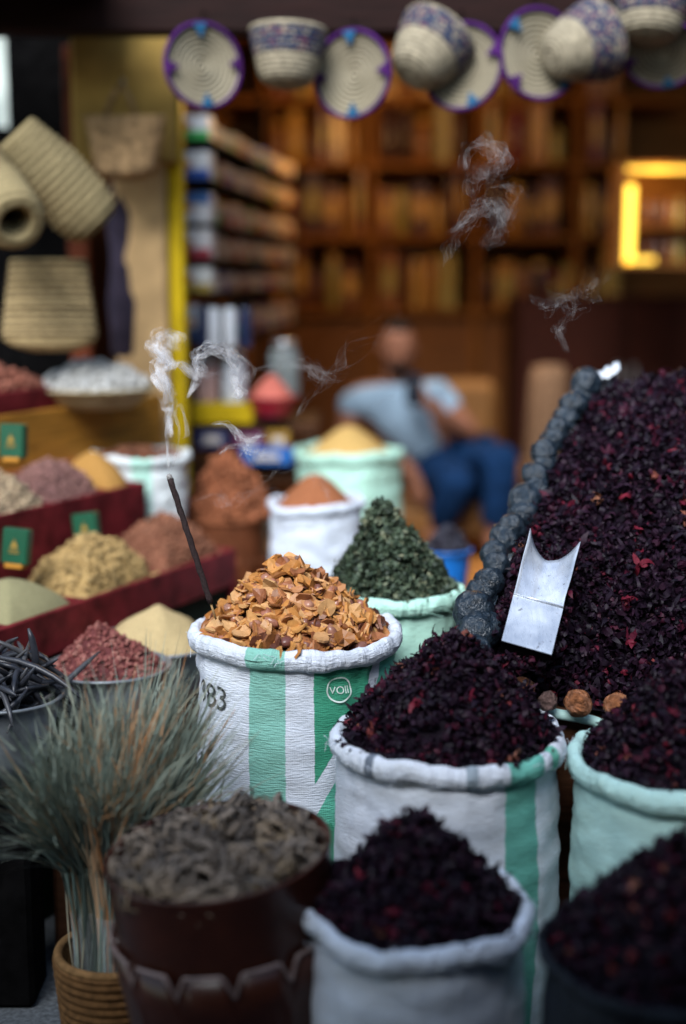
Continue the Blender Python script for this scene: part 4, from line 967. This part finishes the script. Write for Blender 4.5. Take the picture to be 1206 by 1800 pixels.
def plate_hang(label, px, py, R, yaw, pitch, roll, marks=(0, 1, 2, 3), Y=YP, motif=None):
    c = at(px, py, Y); root = thing('straw_plate', label, 'woven plate', c, 'woven plates hanging from the beam')
    M = Matrix.Translation(c) @ Euler((PI/2+pitch, 0, yaw), 'XYZ').to_matrix().to_4x4() @ Matrix.Rotation(roll, 4, 'Z')
    prof = [(.002, .0)] + coil([(.004, 0), (R*.5, -.003), (R*.93, .002)], R/9.0, .007, 5)
    prof = [(r, z+.012*(r/R)**2) for r, z in prof] + [(R*.94, .0), (R*.5, -.012), (.002, -.012)]
    MB().lathe(prof, M, 56, True).build('coiled_disc', m_rope, root, True)
    MB().tube([M @ Vector((R*.96*math.cos(2*PI*k/56), R*.96*math.sin(2*PI*k/56), .012)) for k in range(57)], R*.055, 8, False).build('purple_rim', m_purple, root, True)
    for q in marks:
        a = PI/2*q; m = MB(); d = Vector((math.cos(a), math.sin(a), 0)); s = Vector((-d.y, d.x, 0))
        for (rr, w) in ((.90, .30), (.80, .20), (.70, .08)):
            m.box(M @ (d*R*rr + Vector((0, 0, .016))), (R*.11, R*w, .007), M=M.to_3x3() @ Matrix.Rotation(a, 3, 'Z'), ch=.002)
        m.build('woven_motif', m_teal if q % 4 in (3, 1) else m_purple, root)
    MB().tube([M @ Vector((0, R*.97, .0)) if False else c + Vector((0, .01, R*.9)), c + Vector((0, .06, R*1.35)), Vector((c.x, 4.3, max(2.26, c.z+R*1.4)))], .0022, 5).build('hanging_string', m_black, root)
plate_hang('leftmost hanging woven plate with purple rim, above the yellow edge', 355, 116, .119, .50, 0, .1)
plate_hang('hanging woven plate with purple rim in the middle of the row, second from left', 622, 131, .123, -.50, 0, .05)
plate_hang('hanging woven plate half covered by a patterned straw bowl, third from left', 815, 118, .122, -.45, -.05, .35)
plate_hang('hanging woven plate with blue marks behind the fringed straw bowl, fourth from left', 945, 96, .128, .35, -.05, .8)
plate_hang('tilted woven plate cut by the right edge under the beam', 1165, 92, .112, -.2, .75, .2)
def bowl_hang(label, px, py, Rt, Rb, H, axis, Y=YP-.06, pat=(.35, .8)):
    c = at(px, py, Y); root = thing('straw_bowl', label, 'straw bowl', c, 'straw bowls hanging from the beam'); M = basis(c, axis)
    f = lambda t: Rb + (Rt-Rb)*t**.8
    low = coil([(.003, 0), (Rb*.55, .002), (Rb*.9, .012)] + [(f(t), .02+H*t) for t in (.05, .2, pat[0])], .013, .004)
    MB().lathe(low, M, 44, False).build('coiled_bottom', m_cream, root, True)
    bd = coil([(f(t)*1.01, .02+H*t) for t in (pat[0], .5*(pat[0]+pat[1]), pat[1])], .013, .004); MB().lathe(bd, M, 44, False).build('patterned_band', m_pat, root, True)
    up = coil([(f(t), .02+H*t) for t in (pat[1], 1.0)], .013, .004); up += [(f(1)*.94, .02+H), (Rb*.85, .03), (.003, .012)]; MB().lathe(up, M, 44, False).build('coiled_top', m_cream, root, True)
    MB().tube([c + Vector(axis).normalized()*H, Vector((c.x+.02, 4.29, c.z+.17))], .0022, 5).build('hanging_string', m_black, root)
bowl_hang('patterned straw bowl hanging upright between the first two plates', 504, 152, .108, .072, .135, (.03, .10, 1), pat=(.42, .9))
bowl_hang('straw bowl with blue pattern tipped towards the viewer, third plate behind it', 722, 132, .115, .07, .14, (.55, .45, .75), pat=(.5, .95))
bowl_hang('dark patterned straw bowl tipped sideways over the fourth plate', 968, 100, .115, .062, .16, (.85, .50, .35), pat=(.38, .97))
bowl_hang('dark patterned straw bowl at the top right corner', 1140, 70, .11, .08, .12, (.1, .2, 1), pat=(.3, .8))

# ------------------------------------------------------------------ sacks and tub at the back, on a low ochre platform
m_plat = M_wood('platform_wood', (.34, .13, .03))
pf = thing('low_platform', 'low ochre wooden platform carrying the rear sacks', 'platform', (-.12, 4.55, 0))
for k in range(5):
    MB().box((-.15, 4.02, .055+k*.105), (1.05, .03, .100), ch=.004).build('front_plank', m_plat, pf)
for k in range(8):
    MB().box((-.15, 4.10+k*.165, .545), (1.05, .160, .03), ch=.004).build('top_plank', m_plat, pf)
MB().box((-.15, 4.66, .26), (1.0, 1.2, .52), ch=.004).build('platform_core', m_darkwood, pf)
ZP = .56
s1 = Sack('woven_sack', 'white sack with pale green band at the end of the stepped stall', 248, 800, 4.27, .136, m_s_back, seed=21, roll=.012, zbot=.69, taper=.12)
s2 = Sack('woven_sack', 'plain white sack of red brown powder right of the rusty tub', 556, 884, 4.16, .132, m_s_white, seed=22, roll=.012, zbot=ZP)
s3 = Sack('woven_sack', 'mint sack of yellow grain in front of the seated man', 614, 795, 4.9, .174, m_s_mint2, seed=23, roll=.016, zbot=ZP)
hp, t = piece_heap('bark_heap', 'low heap of brown bark in the white sack at the stall end', 'bark', s1, .98, .03, .8, (0, 0), 41, M_plain('brown_bark', (.16, .06, .03), .9, .5, 60), .2); pieces(t, 'bark_pieces', hp.surf, 300, TP_PEB, pm('brown_barks', (.22, .09, .05)), (.006, .012), 0, .8, (-.2, .8), 42, stuff_name='bark_pieces')
hp, t = piece_heap('powder_heap', 'red brown powder heap in the plain white rear sack', 'spice powder', s2, .98, .11, 1.0, (0, 0), 43, M_plain('red_powder', (.27, .10, .045), .95, .3, 120, .6), .3, .008)
hp, t = piece_heap('grain_heap', 'heap of yellow grain in the mint sack before the seated man', 'grain', s3, .98, .115, 1.0, (0, 0), 44, M_plain('yellow_grain', (.50, .32, .11), .95, .25, 220, .6), .25, .004)
c = at(400, 905, 4.42); tub('rusty_tub', 'rust brown tub with scalloped skirt behind the incense', c, .128, c.z-ZP-.005, m_rust2, m_rust2, zb=ZP)
hp = Heap(c+Vector((0, 0, -.01)), .135, .20, .75, (0, 0), 45, .02, .3); t = thing('root_heap', 'tall heap of rust coloured root chunks in the rusty tub', 'dried roots', c); hp.core('heap_core', M_plain('rust_core', (.16, .055, .025), .9), t)
pieces(t, 'root_chunks', hp.surf, 500, TP_PEB, pm('rust_roots', (.29, .10, .045), .4), (.008, .017), 0, .8, (-.2, .8), 46, stuff_name='root_chunks')
c = at(785, 968, 4.2); bowl('blue_bucket', 'blue plastic bucket behind the green leaf heap', c, .072, .20, m_blue, 'bucket'); 
plinth('wooden_crate', 'brown wooden crate under the blue bucket', (c.x+.02, c.y, (c.z-.2)/2), (.30, .28, c.z-.202), m_plat, 'crate')
hp = Heap(c+Vector((0, 0, -.01)), .068, .09, .8, (0, 0), 47, .01); t = thing('berry_heap', 'heap of dark blue grey berries in the blue bucket', 'berries', c); hp.core('heap_core', m_hibcore, t)
pieces(t, 'berries', hp.surf, 160, TP_PEB, pm('dark_berries', (.04, .04, .055)), (.007, .012), 0, .8, (0, .7), 48, stuff_name='berries')
plinth('wooden_crate', 'ochre wooden crate beneath the seated man’s knees', (.56, 5.0, .31), (.26, .3, .42), m_plat, 'crate')

# ------------------------------------------------------------------ rack of boxed goods inside the shop
ra, rb = Vector((-.47, 5.0, 0)), Vector((-.24, 7.1, 0)); rd = (rb-ra).normalized(); rn = Vector((rd.y, -rd.x, 0)); rz = math.atan2(rd.y, rd.x)
rk = thing('box_rack', 'dark wall rack with rows of small boxed goods beside the yellow edge', 'rack', ra)
rows = [(245, 40, 0), (315, 46, 1), (392, 50, 2), (455, 50, 3), (514, 42, 4), (600, 62, 5)]
def rackz(y): return at(355, y, 5.0).z
cols = [((.05, .42, .10), (.70, .74, .78)), ((.03, .10, .42), (.70, .74, .78)), ((.06, .16, .40), (.72, .74, .78)), ((.35, .04, .06), (.74, .74, .76)), ((.40, .28, .06), (.72, .74, .72)), ((.02, .06, .16), (.55, .60, .66))]
bcols = [tuple(.9*q for q in t_) for t_ in [(.45, .36, .30), (.40, .06, .05), (.07, .28, .08), (.50, .42, .36), (.22, .05, .12), (.5, .30, .08), (.10, .12, .32), (.55, .50, .46), (.34, .22, .16)]]
bm_mats = [M_plain('carton_%d' % i, c_, .5, .15, 40, .05) for i, c_ in enumerate(bcols)]
rg = random.Random(3)
rowname = ['top', 'second', 'third', 'fourth', 'fifth', 'lowest']
for (yb, hp_, ri) in rows:
    z = rackz(yb); h = hp_*5.0/2500
    MB().bar(ra + rn*(-.0) - Vector((0, 0, .012)) + Vector((0, 0, z)) + rn*-.055, rb + Vector((0, 0, z-.012)) + rn*-.055, .16, .018, up=(0, 0, 1)).build('rack_shelf', m_black, rk)
    # nearest carton: its printed end faces the street
    c0 = ra + rd*.05 + rn*-.05 + Vector((0, 0, z+h/2+.001)); root = thing('carton', 'white carton with %s band, nearest on the %s rack shelf' % (['green', 'blue', 'pale blue', 'dark red', 'yellow', 'dark blue'][ri], rowname[ri]), 'carton', c0 - Vector((0, 0, h/2)), 'cartons at the near end of the rack')
    top, botc = (.68, .32); w_ = .125
    cw_ = M_plain('carton_white', cols[ri][1], .45, .08, 30, .05); cc_ = M_plain('carton_band', cols[ri][0], .45, .1, 30, .05)
    flip = ri in (2,)
    MB().box(c0, (.10, w_, h), rz, .003).build('box', cw_, root)
    e = c0 - rd*.0515; hb = h*.36
    m = MB(); m.box(e + Vector((0, 0, (1 if flip else -1)*(h-hb)/2)), (.004, w_*.99, hb), rz, .001); m.build('colour_band', cc_, root)
    m = MB(); q = e - rd*.0005; m.add([q + Vector((rn.x*a*.02 - rn.x*.018, rn.y*a*.02 - rn.y*.018, b_*.015 + .002)) - rd*.002 for a, b_ in [(math.cos(k*PI/5), math.sin(k*PI/5)) for k in range(10)]], [tuple(range(10))]); m.build('round_print', M_plain('orange_print', (.55, .22, .05), .5), root)
    d = .14; kc = -1
    while d < 2.02:
        kc += 1
        w = rg.uniform(.07, .13); hh = h*rg.uniform(.60, .85); mt = rg.choice(bm_mats); p_ = ra + rd*(d+w/2) + rn*-.05 + Vector((0, 0, z+hh/2+.001))
        cn = thing('small_carton', '%s small carton behind the near one on the %s rack shelf' % (ords[kc], rowname[ri]), 'carton', p_ - Vector((0, 0, hh/2)), 'small cartons on the %s rack shelf' % rowname[ri])
        MB().box(p_, (w-.006, .11, hh), rz, .002).build('box', mt, cn)
        m = MB(); m.box(p_ + rn*.0555 + Vector((0, 0, hh*.18)), (w*.8, .003, hh*.45), rz, .001); m.build('label_panel', bm_mats[rg.choice((0, 3, 7))], cn)
        d += w
for z0 in (0.0, 2.05): MB().bar(ra + rd*z0 + rn*-.14 + Vector((0, 0, .3)), ra + rd*z0 + rn*-.14 + Vector((0, 0, 2.4)), .03, .03, up=(1, 0, 0)).build('rack_post', m_black, rk)
# table of jars below the rack
tb = thing('goods_table', 'yellow fronted table below the rack carrying jars and bowls', 'table', at(430, 740, 5.2))
zt = at(430, 742, 5.1).z
MB().box((-.34, 5.28, zt-.02), (.50, .44, .04), ch=.005).build('table_top', m_darkwood, tb)
MB().box((-.43, 5.06, zt+.036), (.22, .05, .075), ch=.006).build('yellow_board', m_yellow, tb)
for x in (-.56, -.12):
    for y in (5.1, 5.46): MB().box((x, y, zt/2+.1), (.045, .045, zt-.24), ch=.004).build('leg', m_darkwood, tb)
MB().box((-.34, 5.24, zt-.20), (.50, .40, .03), ch=.004).build('lower_shelf', m_darkwood, tb)
g = G('jar_glass'); g.base((.55, .62, .62)); g.set(Roughness=.15); g.b.inputs['Transmission Weight'].default_value = .55; g.b.inputs['IOR'].default_value = 1.3; m_glass = g.m
def jar(label, px, py, Y, rpx, hpx, mat, lid, fill=None, name='jar'):
    k = Y/2500; c = at(px, py, Y); root = thing(name, label, 'jar', c); r, h = rpx*k, hpx*k
    MB().lathe([(r*.9, 0), (r, .01), (r, h*.78), (r*.8, h*.86), (r*.7, h*.9)], T(c), 28).build('jar_body', mat, root, True)
    MB().lathe([(r*.78, h*.88), (r*.8, h*.9), (r*.8, h), (r*.74, h+.004)], T(c), 28).build('lid', lid, root, True)
    return root
m_pink = M_plain('pink_salt', (.58, .16, .12), .8, .2, 40, .4); m_white = M_plain('white_label', (.62, .66, .72), .5, .1)
jar('tall white jar behind the incense smoke on the goods table', 412, 715, 5.12, 22, 95, m_white, m_steel)
jar('pale pink jar at the left end of the goods table', 365, 708, 5.12, 20, 78, M_plain('pale_pink', (.55, .36, .34), .6, .1), m_steel)
jar('clear jar standing behind the pink heap', 500, 700, 5.4, 26, 100, m_glass, m_steel)
for i, (x, l) in enumerate(((358, 'left'), (377, 'second'), (405, 'third'), (432, 'right'))): jar('dark bottle with white label, %s of the four on the lower rack shelf' % l, x, 612, 4.98, 11, 80, m_white if i in (1, 2) else M_plain('blue_glass', (.02, .03, .08), .2), m_black, name='bottle')
cb = at(478, 700, 5.05); bowl('red_bowl', 'dark red bowl with grey rim heaped with pink salt', cb, .085, .07, M_plain('red_enamel', (.30, .015, .03), .3, .1)); 
hp = Heap(cb, .078, .085, .9, (0, 0), 49, .004, .3); t = thing('salt_heap', 'pink salt heap in the dark red bowl', 'salt', cb); hp.core('salt_surface', m_pink, t)
for i, (x, y, w, h_, cl, nm) in enumerate(((375, 770, 60, 36, (.02, .03, .10), 'dark blue'), (440, 775, 50, 34, (.14, .03, .10), 'purple'), (490, 772, 40, 36, (.35, .20, .03), 'yellow brown'), (470, 800, 90, 30, (.02, .12, .40), 'bright blue'))):
    k = 5.1/2500; c = at(x, y, 5.08 - .06*(i == 3)); root = thing('packet', '%s packet stacked under the goods table' % nm, 'packet', c - Vector((0, 0, h_*k/2)))
    MB().box(c, (w*k, .10, h_*k), ch=.006).build('wrapper', M_plain('packet_%d' % i, cl, .4, .3, 20, .2), root)
    m = MB(); m.box(c + Vector((0, -.051, 0)), (w*k*.5, .003, h_*k*.4), ch=.001); m.build('label_panel', bm_mats[7], root)

# ------------------------------------------------------------------ back shelves with jars
YB = 7.9; KB = YB/2500
def bx(px): return at(px, 500, YB).x
def bzz(py): return at(600, py, YB).z
sh_ = thing('back_shelves', 'warm brown wooden shelving across the back of the shop', 'shelves', (bx(760), YB, .24))
m_shelf = M_wood('shelf_wood', (.19, .065, .010))
sy = [60, 178, 292, 418, 548]
for y in sy: MB().box((bx(790), YB+.08, bzz(y)), (2.5, .30, .035), ch=.004).build('shelf_board', m_shelf, sh_)
for x in (468, 655, 836, 1010): MB().box((bx(x), YB+.085, (bzz(20)+bzz(680))/2), (.04, .29, bzz(20)-bzz(680)), ch=.004).build('upright', m_shelf, sh_)
MB().box((bx(790), YB+.10, (bzz(552)+.26)/2), (2.5, .24, bzz(556)-.26), ch=.004).build('cabinet_front', M_wood('cabinet_wood', (.15, .055, .015)), sh_)
rg = random.Random(8)
jc = [(.10, .03, .01), (.34, .15, .03), (.05, .015, .01), (.42, .22, .05), (.20, .07, .02), (.14, .02, .02), (.28, .20, .05)]
jm = [M_plain('shelf_goods_%d' % i, c_, .3, .3, 20, .1) for i, c_ in enumerate(jc)]
rl = ['top', 'second', 'third', 'lowest']
for si in range(1, 5):
    x = 480; kj = kb = -1
    while x < 1085:
        w = rg.uniform(13, 32); h = rg.uniform(56, 112) if si > 1 else rg.uniform(60, 100); zb = bzz(sy[si])+.0185; c = Vector((bx(x+w/2), YB-.01, zb)); r = w*KB*.46; kind = rg.random()
        if min(abs(x+w/2-q) for q in (655, 836, 1010)) < w/2+6: x += 12; continue
        if kind < .55:
            kj += 1; root = thing('spice_jar', '%s brown spice jar from the left on the %s back shelf' % (ords[kj], rl[si-1]), 'jar', c, 'jars on the %s back shelf' % rl[si-1])
            MB().lathe([(r*.9, 0), (r, .012), (r, h*KB*.75), (r*.72, h*KB*.86), (r*.72, h*KB*.9)], T(c), 20).build('jar_body', rg.choice(jm), root, True)
            MB().lathe([(r*.8, h*KB*.88), (r*.82, h*KB*.9), (r*.82, h*KB), (r*.7, h*KB+.003)], T(c), 20).build('lid', rg.choice(jm[:4]), root, True)
        else:
            kb += 1; root = thing('spice_box', '%s brown tin box from the left on the %s back shelf' % (ords[kb], rl[si-1]), 'box', c, 'boxes on the %s back shelf' % rl[si-1])
            MB().box(c + Vector((0, 0, h*KB/2)), (r*2, .10, h*KB), ch=.004).build('box_body', rg.choice(jm), root)
            MB().box(c + Vector((0, -.0525, h*KB*.5)), (r*1.5, .004, h*KB*.45), ch=.001).build('label_panel', rg.choice(jm[3:4]+jm[6:7]), root)
        x += w + rg.uniform(1, 7)
# lit cabinet at the right
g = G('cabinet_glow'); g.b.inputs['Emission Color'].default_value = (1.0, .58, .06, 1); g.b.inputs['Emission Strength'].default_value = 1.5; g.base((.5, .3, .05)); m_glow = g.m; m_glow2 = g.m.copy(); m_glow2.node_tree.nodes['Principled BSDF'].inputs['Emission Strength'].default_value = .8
YC = 6.3; KC = YC/2500; cl = thing('lit_cabinet', 'glowing golden framed wall cabinet with small bottles at the right edge', 'cabinet', at(1160, 470, YC))
def cbx(x0, x1, y0, y1, Y0, Y1): a = at(x0, y0, YC); b = at(x1, y1, YC); return ((a.x+b.x)/2, (Y0+Y1)/2, (a.z+b.z)/2), (abs(b.x-a.x), Y1-Y0, abs(a.z-b.z))
for nm, q, mt in (('glowing_edge', (1098, 1111, 326, 462, YC-.02, YC+.0), m_glow), ('glowing_edge', (1098, 1270, 294, 302, YC-.02, YC+.0), m_glow2), ('glowing_edge', (1098, 1150, 452, 462, YC-.02, YC+.0), m_glow2),
    ('side_panel', (1090, 1095, 286, 470, YC-.03, YC+.22), m_brown), ('top_panel', (1095, 1275, 286, 291, YC-.03, YC+.22), m_brown), ('bottom_panel', (1095, 1275, 464, 470, YC-.03, YC+.22), m_brown), ('back_panel', (1095, 1275, 291, 464, YC+.2, YC+.22), m_brown), ('inner_shelf', (1118, 1272, 398, 402, YC+.02, YC+.19), m_brown)):
    m = MB(); m.box(*cbx(*q), ch=.002); m.build(nm, mt, cl)
for k, x in enumerate((1140, 1158, 1176, 1192)):
    for yb in (397, 462):
        c = at(x, yb, YC+.10); root = thing('small_bottle', '%s tiny bottle from the left on the %s shelf of the glowing cabinet' % (ords[k], 'upper' if yb == 397 else 'lower'), 'bottle', c, 'bottles inside the glowing cabinet')
        MB().lathe([(.016, 0), (.018, .01), (.018, .07), (.007, .09), (.007, .12)], T(c), 14).build('bottle_body', jm[(k*2) % 7], root, True)
pt = bpy.data.lights.new('cabinet_lamp', 'POINT'); pt.energy = 1.2; pt.color = (1, .62, .18); pt.shadow_soft_size = .05; po = bpy.data.objects.new('cabinet_lamp', pt); C.objects.link(po); po.parent = cl; po.location = at(1160, 320, YC-.06) - cl.location
# bare bulb under the shop ceiling
bl = thing('ceiling_bulb', 'bare warm bulb hanging from the shop ceiling', 'lamp', (.1, 6.8, 2.45))
MB().tube([(.1, 6.8, 3.11), (.1, 6.8, 2.56)], .004, 6).build('cord', m_black, bl)
MB().lathe([(.004, -.05), (.025, -.04), (.032, -.01), (.02, .03), (.014, .05), (.014, .09)], T(.1, 6.8, 2.47), 20).build('bulb', m_glow, bl, True)
pt = bpy.data.lights.new('bulb_light', 'POINT'); pt.energy = 15; pt.color = (1, .55, .17); pt.shadow_soft_size = .08; po = bpy.data.objects.new('bulb_light', pt); C.objects.link(po); po.parent = bl; po.location = Vector((.1, 6.8, 2.38)) - bl.location
# dark doorway cupboard and rolled burlap at the right
cp = thing('low_cupboard', 'dark reddish brown cupboard right of the seated man', 'cupboard', (bx(1000), 7.2, .24))
MB().box((1.42, 7.45, .84), (1.10, .5, 1.20), ch=.01).build('cupboard_body', M_wood('cupboard_wood', (.025, .006, .003)), cp)
for dx in (-.27, .27):
    MB().box((1.42+dx, 7.19, .84), (.50, .02, 1.12), ch=.006).build('door', M_wood('cupboard_door', (.035, .008, .004)), cp)
for dx in (-.04, .04): MB().box((1.42+dx, 7.17, 1.05), (.02, .03, .10), ch=.004).build('handle', m_steel, cp)
cr = at(962, 800, 6.1)
br = thing('burlap_roll', 'upright roll of brown burlap leaning beside the dark cupboard', 'burlap roll', (cr.x, cr.y, .24))
MB().lathe([(.09, .24), (.10, .5), (.095, .9), (.085, 1.10), (.07, 1.16), (.03, 1.17)], T(cr.x, cr.y, 0), 26, True, lambda a, z: .08*noise.noise(Vector((math.cos(a)*2, math.sin(a)*2, z*5)))).build('burlap', M_plain('burlap', (.20, .11, .06), .9, .35, 50, .5), br, True)

# ------------------------------------------------------------------ the seated man
def skin(name, J, E_, mat, parent, sub=2):
    names = list(J); me = bpy.data.meshes.new(name); me.from_pydata([Vector(J[k][0]) for k in names], [(names.index(a), names.index(b)) for a, b in E_], [])
    o = bpy.data.objects.new(name, me); C.objects.link(o)
    m = o.modifiers.new('s', 'SKIN'); m.use_smooth_shade = True
    for k, v in zip(names, me.skin_vertices[0].data): r = J[k][1]; v.radius = (r, r) if not isinstance(r, tuple) else r; v.use_root = (k == names[0])
    o.modifiers.new('u', 'SUBSURF').levels = sub
    bpy.context.view_layer.update(); dg = bpy.context.evaluated_depsgraph_get(); nm = bpy.data.meshes.new_from_object(o.evaluated_get(dg)); bpy.data.objects.remove(o)
    nm.materials.clear(); nm.materials.append(mat); nm.polygons.foreach_set('use_smooth', [True]*len(nm.polygons))
    off = parent_origin(parent)
    for v in nm.vertices: v.co -= off
    if name != 'body':
        for v in nm.vertices: q = v.co*1.0; v.co += v.normal*(.012*noise.noise(Vector((q.x*9, q.y*9, q.z*22))) + .005*noise.noise(q*40))
    nm.name = name; return link(name, nm, parent)
YM = 6.3
man = thing('person', 'seated man in light blue T-shirt and blue jeans looking at a phone', 'person', (at(790, 830, YM).x, YM, .24))
J = {'pelvis': (at(785, 822, YM), .125), 'waist': (at(755, 770, YM+.02), .125), 'chest': (at(708, 715, YM+.05), .135), 'neck0': (at(694, 676, YM+.03), .07), 'neck': (at(696, 655, YM), .052), 'head': (at(700, 625, YM-.01), .06),
     'shL': (at(622, 694, YM+.04), .068), 'elL': (at(604, 795, YM-.02), .042), 'wrL': (at(712, 812, YM-.22), .030), 'haL': (at(742, 862, YM-.27), .032),
     'shR': (at(768, 690, YM+.04), .066), 'elR': (at(836, 770, YM-.10), .042), 'wrR': (at(765, 722, YM-.24), .029), 'haR': (at(742, 704, YM-.25), .032),
     'hipL': (at(770, 838, YM-.06), .085), 'knL': (at(808, 848, YM-.48), .055), 'anL': (at(766, 935, YM-.26), .045), 'foL': (at(752, 968, YM-.38), .036),
     'hipR': (at(815, 824, YM-.06), .085), 'knR': (at(884, 796, YM-.40), .055), 'anR': (at(868, 950, YM-.34), .045), 'foR': (at(872, 978, YM-.50), .036)}
E_ = [('pelvis', 'waist'), ('waist', 'chest'), ('chest', 'neck0'), ('neck0', 'neck'), ('neck', 'head'), ('chest', 'shL'), ('shL', 'elL'), ('elL', 'wrL'), ('wrL', 'haL'), ('chest', 'shR'), ('shR', 'elR'), ('elR', 'wrR'), ('wrR', 'haR'),
      ('pelvis', 'hipL'), ('hipL', 'knL'), ('knL', 'anL'), ('anL', 'foL'), ('pelvis', 'hipR'), ('hipR', 'knR'), ('knR', 'anR'), ('anR', 'foR')]
for sd, (hx, hy, hY), sgn in (('L', (742, 862, YM-.27), 1), ('R', (742, 704, YM-.25), -1)):
    for f in range(5):
        if sd == 'L': a = (hx-10+f*6, hy+18, hY-.01*f); b = (hx-6+f*7, hy+32-abs(f-2)*3, hY+.005)
        else: a = (hx-14+(f*2), hy-14+f*6, hY-.025); b = (hx-22+f*1, hy-8+f*6, hY+.005)
        if f == 4 and sd == 'L': a = (hx-16, hy+6, hY-.02); b = (hx-18, hy+18, hY-.03)
        if f == 4 and sd == 'R': a = (hx+6, hy-16, hY-.02); b = (hx-2, hy-26, hY-.01)
        J['f%s%da' % (sd, f)] = (at(*a), .0095); J['f%s%db' % (sd, f)] = (at(*b), .0075); E_ += [('ha'+sd, 'f%s%da' % (sd, f)), ('f%s%da' % (sd, f), 'f%s%db' % (sd, f))]
skin('body', J, E_, m_skin, man)
hd = at(700, 613, YM-.02); bm = bmesh.new(); bmesh.ops.create_icosphere(bm, subdivisions=4, radius=1)
for v in bm.verts:
    q = v.co.copy(); x, y, z = q.x*.076, q.y*.098, q.z*.122
    if z < -.03: x *= 1 - .25*min(1, (-z-.03)/.09)
    front = -q.y
    if front > .5:
        y -= .022*math.exp(-((x/.014)**2 + ((z+.012)/.024)**2))            # nose
        y += .010*(math.exp(-(((x-.030)/.016)**2 + ((z-.018)/.012)**2)) + math.exp(-(((x+.030)/.016)**2 + ((z-.018)/.012)**2)))   # eye sockets
        y -= .006*math.exp(-((x/.028)**2 + ((z+.060)/.010)**2))            # mouth
        y -= .006*math.exp(-((z-.036)/.010)**2)                            # brow
    v.co = Vector((x, y, z))
me = bpy.data.meshes.new('head'); bm.to_mesh(me); bm.free(); fin(me, m_skin, True); ho = link('head', me, man, Matrix.LocRotScale(hd - man.location, Euler((.30, 0, .12)).to_quaternion(), (1, 1, 1)))
for sx in (-1, 1):
    MB().lathe([(.004, -.008), (.018, -.004), (.020, .004), (.008, .008)], Matrix.Translation(hd+Vector((sx*.078, .008, -.005))) @ Euler((0, PI/2, 0)).to_matrix().to_4x4(), 14).build('ear', m_skin, man, True)
    MB().lathe([(.001, -.009), (.009, 0), (.001, .009)], T(hd+Vector((sx*.029, -.082, .002))), 10).build('eye', m_hair, man, True)
bm = bmesh.new(); bmesh.ops.create_icosphere(bm, subdivisions=4, radius=1)
for v in bm.verts:
    q = v.co; x, y, z = q.x*.080, q.y*.101, q.z*.127
    if q.z < .75 and q.y < .25 - (q.z*.2): x, y, z = x*.9, y*.8, z*.9
    v.co = Vector((x, y+.004, z+.002))
me = bpy.data.meshes.new('hair'); bm.to_mesh(me); bm.free(); fin(me, m_hair, True); link('hair', me, man, Matrix.LocRotScale(hd - man.location, Euler((.30, 0, .12)).to_quaternion(), (1, 1, 1)))
MB().lathe([(.002, -.02), (.04, -.012), (.046, 0), (.04, .012), (.002, .02)], basis(hd+Vector((.0, -.052, -.088)), (0, .4, 1)), 18).build('beard', m_hair, man, True)
JS = {'waist': (at(772, 806, YM), .142), 'belly': (at(742, 764, YM+.01), .138), 'chest': (at(700, 714, YM+.04), .142), 'col': (at(695, 684, YM+.03), .088), 'shL': (at(624, 697, YM+.04), .085), 'slL': (at(606, 738, YM+.01), .072), 'shR': (at(768, 693, YM+.04), .082), 'slR': (at(804, 740, YM-.03), .070)}
skin('shirt', JS, [('waist', 'belly'), ('belly', 'chest'), ('chest', 'col'), ('chest', 'shL'), ('shL', 'slL'), ('chest', 'shR'), ('shR', 'slR')], m_shirt, man)
JJ = {'pelvis': (at(788, 824, YM), .150), 'hipL': (J['hipL'][0], .115), 'knL': (J['knL'][0], .092), 'shinL': (J['knL'][0].lerp(J['anL'][0], .88), .066), 'hipR': (J['hipR'][0], .115), 'knR': (J['knR'][0], .092), 'shinR': (J['knR'][0].lerp(J['anR'][0], .88), .066)}
skin('jeans', JJ, [('pelvis', 'hipL'), ('hipL', 'knL'), ('knL', 'shinL'), ('pelvis', 'hipR'), ('hipR', 'knR'), ('knR', 'shinR')], m_denim, man)
ph = at(728, 684, YM-.27); m = MB(); m.box(ph, (.075, .009, .15), M=Euler((-.5, .18, .2)).to_matrix(), ch=.003); tag(m.build('phone', m_phone), 'black phone held up in front of the seated man', 'phone')
# chair
ch = thing('armchair', 'brown padded armchair the man sits in', 'armchair', (at(790, 900, YM).x, YM+.05, .24)); m_pad = M_plain('brown_leather', (.20, .085, .022), .45, .25, 12, .25); cx = at(790, 900, YM).x; zs = at(790, 822, YM).z - .16
MB().box((cx, YM+.02, zs-.05), (.62, .58, .14), ch=.03).build('seat', m_pad, ch)
MB().box((cx+.01, YM+.33, zs+.22), (.46, .13, .62), ch=.04).build('backrest', m_pad, ch)
for sx in (-1, 1):
    MB().box((cx+sx*.35, YM+.06, zs+.09), (.10, .56, .14), ch=.03).build('armrest', m_pad, ch)
    for sy_ in (-1, 1): MB().box((cx+sx*.27, YM+.05+sy_*.24, .24+(zs-.12-.24)/2), (.05, .05, zs-.12-.24), ch=.005).build('leg', m_darkwood, ch)
# pale building seen through the gap at the far left
fb = thing('far_building', 'pale building seen through the gap at the top left', 'building', (-7, 22, 0))
MB().box((-6.5, 24, 4.5), (6, 4, 9), ch=.02).build('wall', M_plain('pale_render', (.50, .56, .52), .9, .2, 1.2, .2), fb)
for k in range(4):
    w = MB().box((-5.6+.0, 21.98, 1.6+k*2), (.9, .08, 1.2), ch=.01).build('window', M_plain('far_frame', (.2, .22, .22), .6), fb); MB().box((-5.6, 21.93, 1.6+k*2), (.7, .03, 1.0), ch=.005).build('pane', M_plain('far_pane', (.05, .07, .09), .15), w)
